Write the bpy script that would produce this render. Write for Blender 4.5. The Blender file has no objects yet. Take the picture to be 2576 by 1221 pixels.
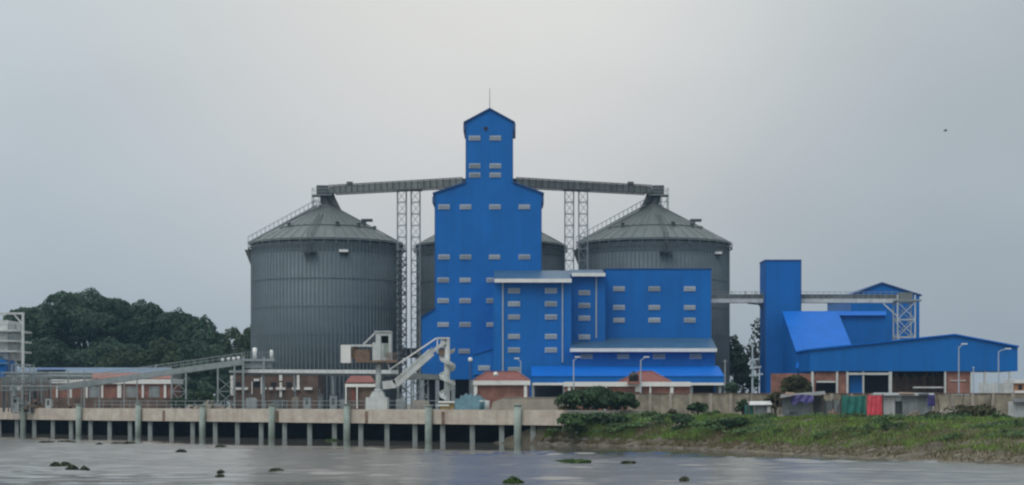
import bpy, math, random
import numpy as np
from mathutils import Vector, Matrix
R = math.radians
SC = bpy.context.scene
COL = SC.collection
random.seed(7); rng = np.random.default_rng(7)

# ------------------------------------------------------------------ camera
F, CX, HY, ZC = 4400.0, 1288.0, 1013.0, 4.5      # focal length, axis and horizon in photo units (photo 2576 wide)
cam = bpy.data.cameras.new('camera'); camo = bpy.data.objects.new('camera', cam); COL.objects.link(camo)
camo.location = (0, 0, ZC); camo.rotation_euler = (R(90), 0, 0)
cam.sensor_width = 36; cam.lens = 36 * F / 2576; cam.shift_y = (HY - 610.5) / 2576
cam.clip_start = 1; cam.clip_end = 20000
SC.camera = camo
SC.cycles.filter_width = 2.3
# ------------------------------------------------------------------ sky
SUN_EL, SUN_AZ = 52, 205        # azimuth clockwise from +Y
wd = bpy.data.worlds.new('World'); SC.world = wd; wd.use_nodes = True
nt = wd.node_tree; nt.nodes.clear()
def wn(t, **k):
    n = nt.nodes.new(t)
    for a, b in k.items(): setattr(n, a, b)
    return n
L = nt.links.new
sky = wn('ShaderNodeTexSky', sky_type='NISHITA', sun_disc=False, sun_elevation=R(SUN_EL), sun_rotation=R(SUN_AZ))
bg1 = wn('ShaderNodeBackground'); bg1.inputs[1].default_value = 0.06; L(sky.outputs[0], bg1.inputs[0])
tc = wn('ShaderNodeTexCoord')
sep = wn('ShaderNodeSeparateXYZ'); L(tc.outputs['Generated'], sep.inputs[0])
def math_(op, a, b=None, clamp=False):
    n = wn('ShaderNodeMath', operation=op, use_clamp=clamp)
    for i, v in enumerate((a, b)):
        if v is None: continue
        if isinstance(v, (int, float)): n.inputs[i].default_value = v
        else: L(v, n.inputs[i])
    return n.outputs[0]
ramp = wn('ShaderNodeValToRGB'); L(sep.outputs[2], ramp.inputs[0])
cr = ramp.color_ramp
stops = [(0.0, (.36, .41, .465)), (0.07, (.41, .465, .515)), (0.15, (.475, .53, .57)), (0.24, (.54, .595, .615)), (0.5, (.90, .94, .96)), (1.0, (1.30, 1.33, 1.36))]
cr.elements[0].position, cr.elements[0].color = stops[0][0], (*stops[0][1], 1)
cr.elements[1].position, cr.elements[1].color = stops[-1][0], (*stops[-1][1], 1)
for p, c in stops[1:-1]:
    e = cr.elements.new(p); e.color = (*c, 1)
# the thin bright place in the cloud deck
dot = wn('ShaderNodeVectorMath', operation='DOT_PRODUCT'); L(tc.outputs['Generated'], dot.inputs[0])
g = Vector((-0.014, 1.0, 0.235)).normalized(); dot.inputs[1].default_value = g
ang = math_('ARCCOSINE', math_('MINIMUM', dot.outputs['Value'], 0.99999))
mr = wn('ShaderNodeMapRange', interpolation_type='SMOOTHERSTEP'); L(ang, mr.inputs[0])
mr.inputs[1].default_value = 0.31; mr.inputs[2].default_value = 0.0; mr.inputs[3].default_value = 0; mr.inputs[4].default_value = 1
noi = wn('ShaderNodeTexNoise'); noi.inputs['Scale'].default_value = 4.5; noi.inputs['Detail'].default_value = 3; noi.inputs['Roughness'].default_value = .45
mp = wn('ShaderNodeMapping'); mp.inputs['Scale'].default_value = (1, 1, 2.2); L(tc.outputs['Generated'], mp.inputs[0]); L(mp.outputs[0], noi.inputs[0])
nz = math_('MULTIPLY', math_('SUBTRACT', noi.outputs['Fac'], 0.5), 0.28)
fac = math_('SUBTRACT', math_('ADD', 1.0, nz), math_('MULTIPLY', sep.outputs[0], 0.40))
mul = wn('ShaderNodeVectorMath', operation='SCALE'); L(ramp.outputs[0], mul.inputs[0]); L(fac, mul.inputs['Scale'])
glow = wn('ShaderNodeVectorMath', operation='SCALE'); glow.inputs[0].default_value = (.225, .165, .11); L(mr.outputs[0], glow.inputs['Scale'])
addv = wn('ShaderNodeVectorMath', operation='ADD'); L(mul.outputs[0], addv.inputs[0]); L(glow.outputs[0], addv.inputs[1])
bg2 = wn('ShaderNodeBackground'); L(addv.outputs[0], bg2.inputs[0]); bg2.inputs[1].default_value = 1.0
mx = wn('ShaderNodeMixShader'); mx.inputs[0].default_value = 0.93; L(bg1.outputs[0], mx.inputs[1]); L(bg2.outputs[0], mx.inputs[2])
wo = wn('ShaderNodeOutputWorld'); L(mx.outputs[0], wo.inputs[0])
# ------------------------------------------------------------------ sun behind the cloud deck
sl = bpy.data.lights.new('sun', 'SUN'); sl.energy = 0.7; sl.angle = R(25); sl.color = (1, .96, .9)
so = bpy.data.objects.new('sun', sl); COL.objects.link(so)
dv = Vector((math.sin(R(SUN_AZ)) * math.cos(R(SUN_EL)), math.cos(R(SUN_AZ)) * math.cos(R(SUN_EL)), math.sin(R(SUN_EL))))
so.rotation_euler = dv.to_track_quat('Z', 'Y').to_euler()
so.location = (-60, -60, 120)
SC.view_settings.view_transform = 'Standard'; SC.view_settings.look = 'None'
SC.view_settings.exposure = 0.0; SC.view_settings.gamma = 1

# ================================================================== helpers
def PX(px, D): return (px - CX) / F * D
def PZ(py, D): return ZC + (HY - py) / F * D
def PT(px, py, D): return Vector((PX(px, D), D, PZ(py, D)))
GZ = 3.0                                    # ground level above the river
W = {}
class MB:
    def __init__(s): s.v = []; s.f = []
    def add(s, vs, fs):
        b = len(s.v); s.v += [tuple(v) for v in vs]; s.f += [tuple(b + i for i in f) for f in fs]; return s
    def box(s, x0, x1, y0, y1, z0, z1):
        return s.add([(x0,y0,z0),(x1,y0,z0),(x1,y1,z0),(x0,y1,z0),(x0,y0,z1),(x1,y0,z1),(x1,y1,z1),(x0,y1,z1)],
            [(0,3,2,1),(4,5,6,7),(0,1,5,4),(1,2,6,5),(2,3,7,6),(3,0,4,7)])
    def pbox(s, x0, x1, y0, y1, D, dep):     # box given by its photo outline at distance D, going back dep metres
        return s.box(PX(x0,D), PX(x1,D), D, D+dep, PZ(y1,D), PZ(y0,D))
    def bar(s, a, b, w, h=None):
        a, b = Vector(a), Vector(b); h = h or w; d = (b-a).normalized()
        up = Vector((0,0,1)) if abs(d.z) < .95 else Vector((0,1,0))
        u = d.cross(up).normalized(); t = u.cross(d).normalized()
        vs = [p + u*i*w/2 + t*j*h/2 for p in (a,b) for i,j in ((-1,-1),(1,-1),(1,1),(-1,1))]
        return s.add(vs, [(0,1,2,3),(7,6,5,4),(0,4,5,1),(1,5,6,2),(2,6,7,3),(3,7,4,0)])
    def cyl(s, a, b, r0, r1=None, n=12):
        a, b = Vector(a), Vector(b); r1 = r0 if r1 is None else r1; d = (b-a).normalized()
        up = Vector((0,0,1)) if abs(d.z) < .95 else Vector((0,1,0))
        u = d.cross(up).normalized(); t = u.cross(d).normalized()
        vs = [p + (u*math.cos(k*2*math.pi/n) + t*math.sin(k*2*math.pi/n))*r for p, r in ((a,r0),(b,r1)) for k in range(n)]
        fs = [(k, (k+1)%n, n+(k+1)%n, n+k) for k in range(n)] + [tuple(range(n))[::-1], tuple(range(n, 2*n))]
        return s.add(vs, fs)
    def tube(s, pts, r, n=6):
        pts = [Vector(p) for p in pts]; vs = []; fs = []
        for i, p in enumerate(pts):
            d = (pts[min(i+1,len(pts)-1)] - pts[max(i-1,0)]).normalized()
            up = Vector((0,0,1)) if abs(d.z) < .95 else Vector((0,1,0))
            u = d.cross(up).normalized(); t = u.cross(d).normalized()
            rr = r[i] if isinstance(r, (list, tuple)) else r
            vs += [p + (u*math.cos(k*2*math.pi/n) + t*math.sin(k*2*math.pi/n))*rr for k in range(n)]
        for i in range(len(pts)-1):
            fs += [(i*n+k, i*n+(k+1)%n, (i+1)*n+(k+1)%n, (i+1)*n+k) for k in range(n)]
        fs += [tuple(range(n))[::-1], tuple((len(pts)-1)*n+k for k in range(n))]
        return s.add(vs, fs)
    def prism(s, poly, y0, y1):              # polygon in x,z pushed along y
        n = len(poly)
        vs = [(x,y0,z) for x,z in poly] + [(x,y1,z) for x,z in poly]
        return s.add(vs, [tuple(range(n)), tuple(range(n,2*n))[::-1]] + [(i,n+i,n+(i+1)%n,(i+1)%n) for i in range(n)])
    def prismx(s, poly, x0, x1):             # polygon in y,z pushed along x
        n = len(poly)
        vs = [(x0,y,z) for y,z in poly] + [(x1,y,z) for y,z in poly]
        return s.add(vs, [tuple(range(n))[::-1], tuple(range(n,2*n))] + [(i,(i+1)%n,n+(i+1)%n,n+i) for i in range(n)])
    def slab(s, q, t):                        # four corner points, thickened downwards
        q = [Vector(p) for p in q]; d = Vector((0,0,-t))
        return s.add(q + [p + d for p in q], [(0,1,2,3),(7,6,5,4),(0,4,5,1),(1,5,6,2),(2,6,7,3),(3,7,4,0)])
    def lathe(s, prof, c, n=48, cap=True):
        c = Vector(c); vs = []; fs = []
        for r, z in prof: vs += [c + Vector((r*math.cos(k*2*math.pi/n), r*math.sin(k*2*math.pi/n), z)) for k in range(n)]
        for i in range(len(prof)-1): fs += [(i*n+k, i*n+(k+1)%n, (i+1)*n+(k+1)%n, (i+1)*n+k) for k in range(n)]
        if cap: fs += [tuple(range(n))[::-1], tuple((len(prof)-1)*n+k for k in range(n))]
        return s.add(vs, fs)
    def ball(s, c, r, n=12):
        return s.lathe([(r*math.sin(math.pi*i/8)+1e-4, -r*math.cos(math.pi*i/8)) for i in range(9)], c, n)
    def build(s, name, mat, parent=None, smooth=False, loc=None):
        o0 = W[parent.name] if parent else Vector(loc or (0,0,0))
        me = bpy.data.meshes.new(name)
        me.from_pydata([(v[0]-o0.x, v[1]-o0.y, v[2]-o0.z) for v in s.v], [], s.f)
        me.materials.append(mat); me.update()
        if smooth: me.polygons.foreach_set('use_smooth', [True]*len(me.polygons))
        o = bpy.data.objects.new(name, me); COL.objects.link(o)
        if parent: o.parent = parent
        else: o.location = o0
        W[o.name] = o0
        return o
def tag(o, label=None, cat=None, group=None, kind=None):
    if label: o['label'] = label
    if cat: o['category'] = cat
    if group: o['group'] = group
    if kind: o['kind'] = kind
    return o
def thing(name, label, cat, loc, group=None):
    o = bpy.data.objects.new(name, None); COL.objects.link(o); o.location = Vector(loc); o.empty_display_size = .5
    W[o.name] = Vector(loc)
    return tag(o, label, cat, group)
def single(name, mb, mat, label, cat, loc, group=None, smooth=False):
    return tag(mb.build(name, mat, None, smooth, loc), label, cat, group)
def inst(name, me, parent, loc):
    o = bpy.data.objects.new(name, me); COL.objects.link(o); o.parent = parent; o.location = loc
    return o

# ------------------------------------------------------------------ materials
def mat(name, col, rough=.6, var=.12, scale=1.0, stretch=(1,1,1), metal=0.0, bump=0.0, bscale=8, col1=None, col2=None, streak=0.0, streak_col=None, panel=None, spec=.5, trans=0.0, island=0.0):
    m = bpy.data.materials.new(name); m.use_nodes = True
    t = m.node_tree; ns = t.nodes; lk = t.links.new
    b = ns['Principled BSDF']
    b.inputs['Roughness'].default_value = rough; b.inputs['Metallic'].default_value = metal
    b.inputs['Specular IOR Level'].default_value = spec
    tc = ns.new('ShaderNodeTexCoord'); co = tc.outputs['Object']
    mp = ns.new('ShaderNodeMapping'); mp.inputs['Scale'].default_value = stretch; lk(co, mp.inputs[0])
    n = ns.new('ShaderNodeTexNoise'); n.inputs['Scale'].default_value = scale; n.inputs['Detail'].default_value = 6; n.inputs['Roughness'].default_value = .62
    lk(mp.outputs[0], n.inputs[0])
    rp = ns.new('ShaderNodeValToRGB'); lk(n.outputs['Fac'], rp.inputs[0])
    c2 = col2 or tuple(c*(1+var*1.3) for c in col); c1 = col1 or tuple(c*(1-var*1.6) for c in col)
    rp.color_ramp.elements[0].position = .3; rp.color_ramp.elements[0].color = (*c1, 1)
    rp.color_ramp.elements[1].position = .72; rp.color_ramp.elements[1].color = (*c2, 1)
    out = rp.outputs[0]
    def scale_by(out, fac):
        vm = ns.new('ShaderNodeVectorMath'); vm.operation = 'SCALE'; lk(out, vm.inputs[0]); lk(fac, vm.inputs['Scale']); return vm.outputs[0]
    if panel:                                # sheet-to-sheet tint of cladding: (width, height, amount)
        sn = ns.new('ShaderNodeVectorMath'); sn.operation = 'SNAP'; lk(co, sn.inputs[0]); sn.inputs[1].default_value = (panel[0], panel[0], panel[1])
        wnz = ns.new('ShaderNodeTexWhiteNoise'); lk(sn.outputs[0], wnz.inputs[0])
        mr = ns.new('ShaderNodeMapRange'); lk(wnz.outputs[0], mr.inputs[0]); mr.inputs[3].default_value = 1-panel[2]; mr.inputs[4].default_value = 1+panel[2]
        out = scale_by(out, mr.outputs[0])
    if island:
        ge = ns.new('ShaderNodeNewGeometry'); mr = ns.new('ShaderNodeMapRange'); lk(ge.outputs['Random Per Island'], mr.inputs[0])
        mr.inputs[3].default_value = 1-island; mr.inputs[4].default_value = 1+island
        out = scale_by(out, mr.outputs[0])
    if streak:                               # rain streaks and grime that run down the surface
        mp2 = ns.new('ShaderNodeMapping'); mp2.inputs['Scale'].default_value = (1.3, 1.3, .09); lk(co, mp2.inputs[0])
        n2 = ns.new('ShaderNodeTexNoise'); n2.inputs['Scale'].default_value = 1.0; n2.inputs['Detail'].default_value = 5; lk(mp2.outputs[0], n2.inputs[0])
        mr2 = ns.new('ShaderNodeMapRange'); lk(n2.outputs['Fac'], mr2.inputs[0]); mr2.inputs[1].default_value = .48; mr2.inputs[2].default_value = .75; mr2.inputs[4].default_value = streak
        mxr = ns.new('ShaderNodeMix'); mxr.data_type = 'RGBA'; lk(mr2.outputs[0], mxr.inputs[0]); lk(out, mxr.inputs[6]); mxr.inputs[7].default_value = (*(streak_col or (.05,.045,.04)), 1)
        out = mxr.outputs[2]
    lk(out, b.inputs['Base Color'])
    if bump:
        n3 = ns.new('ShaderNodeTexNoise'); n3.inputs['Scale'].default_value = bscale; n3.inputs['Detail'].default_value = 5; lk(co, n3.inputs[0])
        bp = ns.new('ShaderNodeBump'); bp.inputs['Strength'].default_value = bump; bp.inputs['Distance'].default_value = .2; lk(n3.outputs['Fac'], bp.inputs['Height']); lk(bp.outputs[0], b.inputs['Normal'])
    if trans:
        tr = ns.new('ShaderNodeBsdfTranslucent'); lk(out, tr.inputs[0]); ms = ns.new('ShaderNodeMixShader'); ms.inputs[0].default_value = trans
        lk(b.outputs[0], ms.inputs[1]); lk(tr.outputs[0], ms.inputs[2]); lk(ms.outputs[0], ns['Material Output'].inputs[0])
    return m
def brick_mat(name, c1, c2, mortar, scale=2.0):
    m = bpy.data.materials.new(name); m.use_nodes = True; t = m.node_tree; ns = t.nodes; lk = t.links.new
    b = ns['Principled BSDF']; b.inputs['Roughness'].default_value = .85
    tc = ns.new('ShaderNodeTexCoord'); mp = ns.new('ShaderNodeMapping'); mp.inputs['Rotation'].default_value = (R(90),0,0); lk(tc.outputs['Object'], mp.inputs[0])
    br = ns.new('ShaderNodeTexBrick'); br.inputs['Scale'].default_value = scale; br.inputs['Color1'].default_value = (*c1,1); br.inputs['Color2'].default_value = (*c2,1); br.inputs['Mortar'].default_value = (*mortar,1)
    lk(mp.outputs[0], br.inputs[0])
    n = ns.new('ShaderNodeTexNoise'); n.inputs['Scale'].default_value = .7; n.inputs['Detail'].default_value = 6; lk(tc.outputs['Object'], n.inputs[0])
    mr = ns.new('ShaderNodeMapRange'); lk(n.outputs['Fac'], mr.inputs[0]); mr.inputs[1].default_value=.3; mr.inputs[2].default_value=.7; mr.inputs[3].default_value = .6; mr.inputs[4].default_value = 1.25
    vm = ns.new('ShaderNodeVectorMath'); vm.operation='SCALE'; lk(br.outputs[0], vm.inputs[0]); lk(mr.outputs[0], vm.inputs['Scale'])
    lk(vm.outputs[0], b.inputs['Base Color'])
    return m
BLUE = (.0035, .140, .47)
M = {}
M['blue'] = mat('blue_cladding', BLUE, .5, .09, .12, panel=(1.05, 5.2, .04), streak=.2, streak_col=(.015,.07,.20), spec=.25)
M['blue_roof'] = mat('blue_roof_sheet', (.004, .135, .54), .5, .06, .3, panel=(1.05, 30, .04), spec=.15)
M['blue_trim'] = mat('blue_flashing', (.012, .07, .22), .5, .08)
M['roof_sky_sheen'] = mat('sky_sheen_roof_sheet', (.042, .115, .205), .42, .12, .5, panel=(1.0, 30, .08))  # grey-blue of the reflected sky put into the sheet's base colour
M['galv'] = mat('galvanised_wall', (.122, .160, .182), .6, .10, .35, stretch=(1,1,2.2), metal=.1, panel=(50, 1.16, .035), streak=.18, streak_col=(.07,.08,.09))
M['galv_rib'] = mat('galvanised_stiffener', (.138, .176, .198), .6, .08, .4, metal=.1)
M['galv_roof'] = mat('galvanised_roof', (.130, .158, .155), .6, .08, .5, metal=.1)
M['steel_dark'] = mat('dark_steel', (.075, .088, .092), .6, .15, 1)
M['gallery'] = mat('gallery_cladding', (.15, .17, .165), .6, .15, .6, panel=(1.2, 20, .12), streak=.25, streak_col=(.05,.055,.05))
M['steel'] = mat('grey_steel', (.25, .29, .30), .55, .15, 1.2)
M['steel_pale'] = mat('pale_steel', (.56, .59, .58), .5, .12, 1.2, streak=.25, streak_col=(.22,.15,.10))
M['white'] = mat('white_paint', (.78, .79, .76), .5, .05, 1.0, streak=.12, streak_col=(.35,.32,.28))
M['win_hood'] = mat('window_hood', (.50, .57, .64), .5, .12, .35)
def per_object(m, lo, hi):
    t = m.node_tree; b = t.nodes['Principled BSDF']; src = b.inputs['Base Color'].links[0].from_socket
    oi = t.nodes.new('ShaderNodeObjectInfo'); mr = t.nodes.new('ShaderNodeMapRange'); t.links.new(oi.outputs['Random'], mr.inputs[0]); mr.inputs[3].default_value = lo; mr.inputs[4].default_value = hi
    vm = t.nodes.new('ShaderNodeVectorMath'); vm.operation = 'SCALE'; t.links.new(src, vm.inputs[0]); t.links.new(mr.outputs[0], vm.inputs['Scale']); t.links.new(vm.outputs[0], b.inputs['Base Color'])
M['win_glass'] = mat('window_glass', (.10, .16, .22), .2, .2, .5)
per_object(M['win_hood'], .68, 1.12); per_object(M['win_glass'], .4, 1.5)
M['concrete'] = mat('pier_beam_concrete', (.55, .455, .38), .85, .14, .6, stretch=(1,1,1.6), bump=.3, bscale=3, col2=(.60,.55,.46), streak=.40, streak_col=(.22,.15,.10))
M['pile'] = mat('pile_concrete', (.30, .33, .32), .8, .14, .8, streak=.35, streak_col=(.13,.15,.13))
M['fender'] = mat('fender_pile_paint', (.27, .325, .29), .75, .16, .8, streak=.4, streak_col=(.12,.15,.10))
M['deckconc'] = mat('deck_concrete', (.33, .31, .27), .9, .14, .4)
M['dark'] = mat('dark_painted_shade', (.022, .023, .034), .9, .3, .5)  # near-black colour: painted shade behind openings and under the pier, plus dark panes
M['brick'] = brick_mat('red_brick', (.24, .085, .062), (.30, .115, .082), (.30,.25,.21), 2.2)
M['brickd'] = brick_mat('dark_brick', (.12, .075, .06), (.16, .10, .075), (.16,.14,.12), 2.2)
M['wallold'] = mat('old_plaster_wall', (.30, .255, .185), .9, .34, .75, bump=.3, bscale=2, col2=(.40,.36,.28), streak=.55, streak_col=(.09,.08,.06))
M['wallgrey'] = mat('grey_cement_wall', (.34, .31, .26), .9, .16, .5, streak=.4, streak_col=(.15,.13,.11))
M['redroof'] = mat('red_tile_roof', (.20, .066, .054), .75, .16, 1.5)
M['redpale'] = mat('faded_red_roof', (.27, .12, .095), .8, .15, 1.0)
M['tin'] = mat('weathered_tin', (.27, .30, .31), .55, .2, .9, metal=.2, panel=(.6, 30, .14), streak=.4, streak_col=(.14,.09,.06))
M['tinpale'] = mat('pale_tin', (.50, .53, .53), .5, .12, .9, panel=(.7, 30, .10), streak=.3, streak_col=(.25,.2,.16))
M['tindark2'] = mat('grey_tin_roof', (.15,.16,.16), .7, .3, .8, panel=(.7, 30, .2), streak=.4, streak_col=(.10,.07,.05))
M['tindark'] = mat('dark_tin', (.07, .08, .09), .7, .25, 1.0)
M['purple'] = mat('purple_tarp', (.055, .045, .19), .6, .3, 2)
M['green'] = mat('green_net', (.018, .155, .11), .7, .2, 1.5, col2=(.03,.23,.20))
M['redcloth'] = mat('red_cloth', (.62, .05, .075), .7, .15, 1.6, col2=(.75,.10,.13))
M['teal'] = mat('teal_tarp', (.06, .145, .175), .6, .25, .8)
M['rust'] = mat('rusty_steel', (.20, .135, .095), .8, .25, 1.2)
M['black'] = mat('black_plastic', (.014,.015,.017), .4, .2, 1)
M['yellow'] = mat('yellow_paint', (.5, .36, .14), .6, .15, 2)
M['bark'] = mat('bark', (.075, .06, .045), .95, .25, 2)
M['leaf_dark'] = mat('leaf_dark', (.042, .088, .060), .7, .40, .20, col2=(.082,.146,.084), trans=.2, island=.40, spec=.25)
M['leaf_mid'] = mat('leaf_mid', (.046, .078, .036), .7, .35, .22, col2=(.082,.120,.055), trans=.2, island=.40, spec=.25)
M['leaf_brown'] = mat('leaf_dry', (.075, .066, .036), .8, .3, .4, col2=(.085,.095,.045), trans=.2, island=.40, spec=.2)
M['leaf_bush'] = mat('leaf_bush', (.040, .082, .042), .7, .35, .5, col2=(.075,.135,.058), trans=.2, island=.45, spec=.25)
M['weed'] = mat('leaf_weed', (.062, .120, .050), .7, .35, .3, col2=(.115,.195,.07), trans=.2, island=.45, spec=.2)
M['leaf_hya'] = mat('leaf_hyacinth', (.050, .062, .036), .7, .3, 1.5, col2=(.075,.09,.05), trans=.1, island=.4, spec=.25)
M['leaf_hyag'] = mat('leaf_hyacinth_green', (.045, .095, .024), .7, .3, 1.5, col2=(.07,.14,.03), trans=.2, island=.4, spec=.25)
M['grass'] = mat('grass_blades', (.11, .22, .045), .8, .45, .38, col1=(.115,.105,.05), col2=(.18,.34,.06), trans=.2, island=.40, spec=.2)
M['dry'] = mat('dry_grass', (.16, .135, .075), .85, .3, .4, trans=.1, island=.35, spec=.2)
M['bank'] = mat('bank_earth', (.105, .092, .060), .95, .3, .35, bump=.5, bscale=1.5, col2=(.17,.145,.10))
M['ground'] = mat('yard_ground', (.17, .155, .125), .95, .2, .08, col2=(.22,.20,.16))
M['stone'] = mat('bank_stone', (.23, .205, .165), .9, .25, 1.5)
M['lampwhite'] = mat('lamp_pole_paint', (.36, .43, .49), .5, .08, 1)
M['orange'] = mat('orange_wall', (.46, .22, .11), .8, .15, 1)

# ================================================================== setting: water, bank, ground
wm = bpy.data.materials.new('river_water'); wm.use_nodes = True
t = wm.node_tree; ns = t.nodes; lk = t.links.new; b = ns['Principled BSDF']
tcn = ns.new('ShaderNodeTexCoord')
def wnoise(sx, sy, detail=3, rot=0):
    mp = ns.new('ShaderNodeMapping'); mp.inputs['Scale'].default_value = (sx, sy, 1); mp.inputs['Rotation'].default_value = (0,0,rot); lk(tcn.outputs['Object'], mp.inputs[0])
    n = ns.new('ShaderNodeTexNoise'); n.inputs['Scale'].default_value = 1; n.inputs['Detail'].default_value = detail; lk(mp.outputs[0], n.inputs[0]); return n.outputs['Fac']
big = wnoise(.022, .075, 3, .05); big2 = wnoise(.045, .23, 4, -.06); w1 = wnoise(.28, .8, 4); w2 = wnoise(1.1, 2.4, 3, .2)
b.inputs['IOR'].default_value = 1.42
# wind: sheltered flat water along the pier, ruffled mid stream, slacker water this side of it
def M2(op, a, c):
    n = ns.new('ShaderNodeMath'); n.operation = op
    for i, v in enumerate((a, c)):
        if isinstance(v, (int, float)): n.inputs[i].default_value = v
        else: lk(v, n.inputs[i])
    return n.outputs[0]
sx = ns.new('ShaderNodeSeparateXYZ'); lk(tcn.outputs['Object'], sx.inputs[0])
PN_ = Vector((65, 75.6, 0)).normalized(); k0 = PN_.x*-75.2 + PN_.y*257
dist = M2('SUBTRACT', k0, M2('ADD', M2('MULTIPLY', sx.outputs[0], PN_.x), M2('MULTIPLY', sx.outputs[1], PN_.y)))
def sstep(v, lo, hi):
    n = ns.new('ShaderNodeMapRange'); n.interpolation_type = 'SMOOTHSTEP'; lk(v, n.inputs[0]); n.inputs[1].default_value = lo; n.inputs[2].default_value = hi; return n.outputs[0]
nb = M2('SUBTRACT', big, .5); nb2 = M2('SUBTRACT', big2, .5)
dn = M2('ADD', dist, M2('ADD', M2('MULTIPLY', nb, 40), M2('MULTIPLY', nb2, 22)))
ruf = M2('MULTIPLY', sstep(dn, 20, 34), M2('SUBTRACT', 1, M2('MULTIPLY', sstep(M2('ADD', dn, M2('MULTIPLY', nb2, 50)), 66, 92), .7)))
lk(M2('ADD', .06, M2('MULTIPLY', ruf, .16)), b.inputs['Roughness'])
rp = ns.new('ShaderNodeValToRGB'); lk(big2, rp.inputs[0])
rp.color_ramp.elements[0].position=.35; rp.color_ramp.elements[0].color=(.098,.094,.082,1); rp.color_ramp.elements[1].position=.68; rp.color_ramp.elements[1].color=(.138,.135,.12,1)
lk(rp.outputs[0], b.inputs['Base Color'])
hgt = M2('ADD', M2('MULTIPLY', w1, .5), M2('MULTIPLY', w2, .25))
bp = ns.new('ShaderNodeBump'); lk(M2('ADD', .08, M2('MULTIPLY', ruf, .35)), bp.inputs['Strength']); bp.inputs['Distance'].default_value = .15
lk(hgt, bp.inputs['Height']); lk(bp.outputs[0], b.inputs['Normal'])
def ruffle(x, y):
    d = k0 - (PN_.x*x + PN_.y*y)
    d = d + 7*np.sin(x*.07+1.1*np.sin(y*.05)) + 4*np.sin(x*.19-y*.08)
    t1 = np.clip((d-18)/16, 0, 1); t1 = t1*t1*(3-2*t1)
    t2 = np.clip((d + 9*np.sin(y*.33+x*.015) - 74)/18, 0, 1)
    return t1*(1-.55*t2)
gx, gy = np.arange(-84, 84.1, .42), np.arange(84, 268.1, .42)
XX, YY = np.meshgrid(gx, gy); ZZ = np.zeros_like(XX); wr = np.random.default_rng(5)
for k in range(34):
    lam = 1.1*(6.5/1.1)**wr.random(); th = wr.normal(1.9, .75); kk = 2*math.pi/lam
    ZZ += .0030*lam**.9*np.sin(kk*(math.cos(th)*XX+math.sin(th)*YY) + wr.random()*6.28)
gust = .8+.3*np.sin(XX*.11+1.7*np.sin(YY*.06))*np.sin(YY*.21+.8*np.sin(XX*.05))
edge = np.clip(np.minimum.reduce([XX-gx[0], gx[-1]-XX, YY-gy[0], gy[-1]-YY])/6, 0, 1)
ZZ *= (.10+.90*ruffle(XX, YY))*gust*edge
nx, ny = len(gx), len(gy); x0, x1, y0, y1 = gx[0], gx[-1], gy[0], gy[-1]
wv = np.stack([XX, YY, ZZ], -1).reshape(-1, 3); ii = (np.arange(ny-1)[:,None]*nx + np.arange(nx-1)[None,:]).ravel()
wf = np.stack([ii, ii+1, ii+nx+1, ii+nx], 1).tolist(); nb_ = len(wv)
ov = [(-1500,-400,0),(1500,-400,0),(1500,330,0),(-1500,330,0)]
cn = [0, nx-1, nx*ny-1, nx*(ny-1)]
wf += [[nb_, nb_+1, cn[1], cn[0]], [nb_+1, nb_+2, cn[2], cn[1]], [nb_+2, nb_+3, cn[3], cn[2]], [nb_+3, nb_, cn[0], cn[3]]]
me = bpy.data.meshes.new('water'); me.from_pydata(wv.tolist()+ov, [], wf); me.materials.append(wm); me.polygons.foreach_set('use_smooth', [True]*len(me.polygons)); me.update()
wo_ = bpy.data.objects.new('water', me); COL.objects.link(wo_); W['water'] = Vector((0,0,0)); tag(wo_, kind='structure')

# pier line, front face
PA, PB = Vector((-75.2, 257, 0)), Vector((0.4, 192, 0)); PD = (PB - PA).normalized(); PN = Vector((-PD.y, PD.x, 0))   # PN points to the land
PLEN = (PB - PA).length; PW = 13.0; DZ = 3.65
def pier(s, off, z): v = PA + PD*s + PN*off; return Vector((v.x, v.y, z))
S0, S1 = -60.0, PLEN * 1.068
back0, back1 = pier(S0-30, PW, 0), pier(S1+2, PW, 0)
# shore: (photo x, distance) of waterline, and of the bank's top edge
WL = [(1352,190),(1450,185),(1600,180),(1750,171),(1860,162),(2100,145),(2400,131),(2800,120),(3600,110)]
TL = [(1414,189.5),(1455,190.5),(1600,193),(1750,189),(1860,184),(2100,174),(2400,168),(2800,160),(3600,150)]
wl = [(PX(p,d), d) for p, d in WL]; tl = [(PX(p,d), d) for p, d in TL]
mb = MB()
front = [(back0.x, back0.y)] + [(back1.x, back1.y)] + tl
gv = []
for x, y in front: gv += [(x, y, GZ + (0.05 if x < 5 else 0))]
far = [(-1500, 1000), (-1100, 1500), (0, 1600), (1100, 1500), (1500, 1000)]
mb.add(gv + [(1500, 150, GZ)] + [(x, y, GZ) for x, y in far[::-1]] + [(-1500, 300, GZ)], [tuple(range(len(gv)+2+len(far)))])
tag(mb.build('ground', M['ground']), kind='structure')
# the earth face behind the pier, its shade painted on as near-black colour
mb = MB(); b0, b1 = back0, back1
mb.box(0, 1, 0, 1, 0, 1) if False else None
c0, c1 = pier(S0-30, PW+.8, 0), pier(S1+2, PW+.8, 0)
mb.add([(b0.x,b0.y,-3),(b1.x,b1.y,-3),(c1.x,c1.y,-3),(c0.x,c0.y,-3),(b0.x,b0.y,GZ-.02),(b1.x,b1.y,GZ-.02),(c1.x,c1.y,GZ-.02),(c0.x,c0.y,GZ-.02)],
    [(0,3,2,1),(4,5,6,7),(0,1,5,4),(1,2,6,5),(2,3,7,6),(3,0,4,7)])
single('quay_wall', mb, M['dark'], 'quay wall under the concrete pier, coloured near black to stand for shade', 'wall', (0,0,0))
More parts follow.
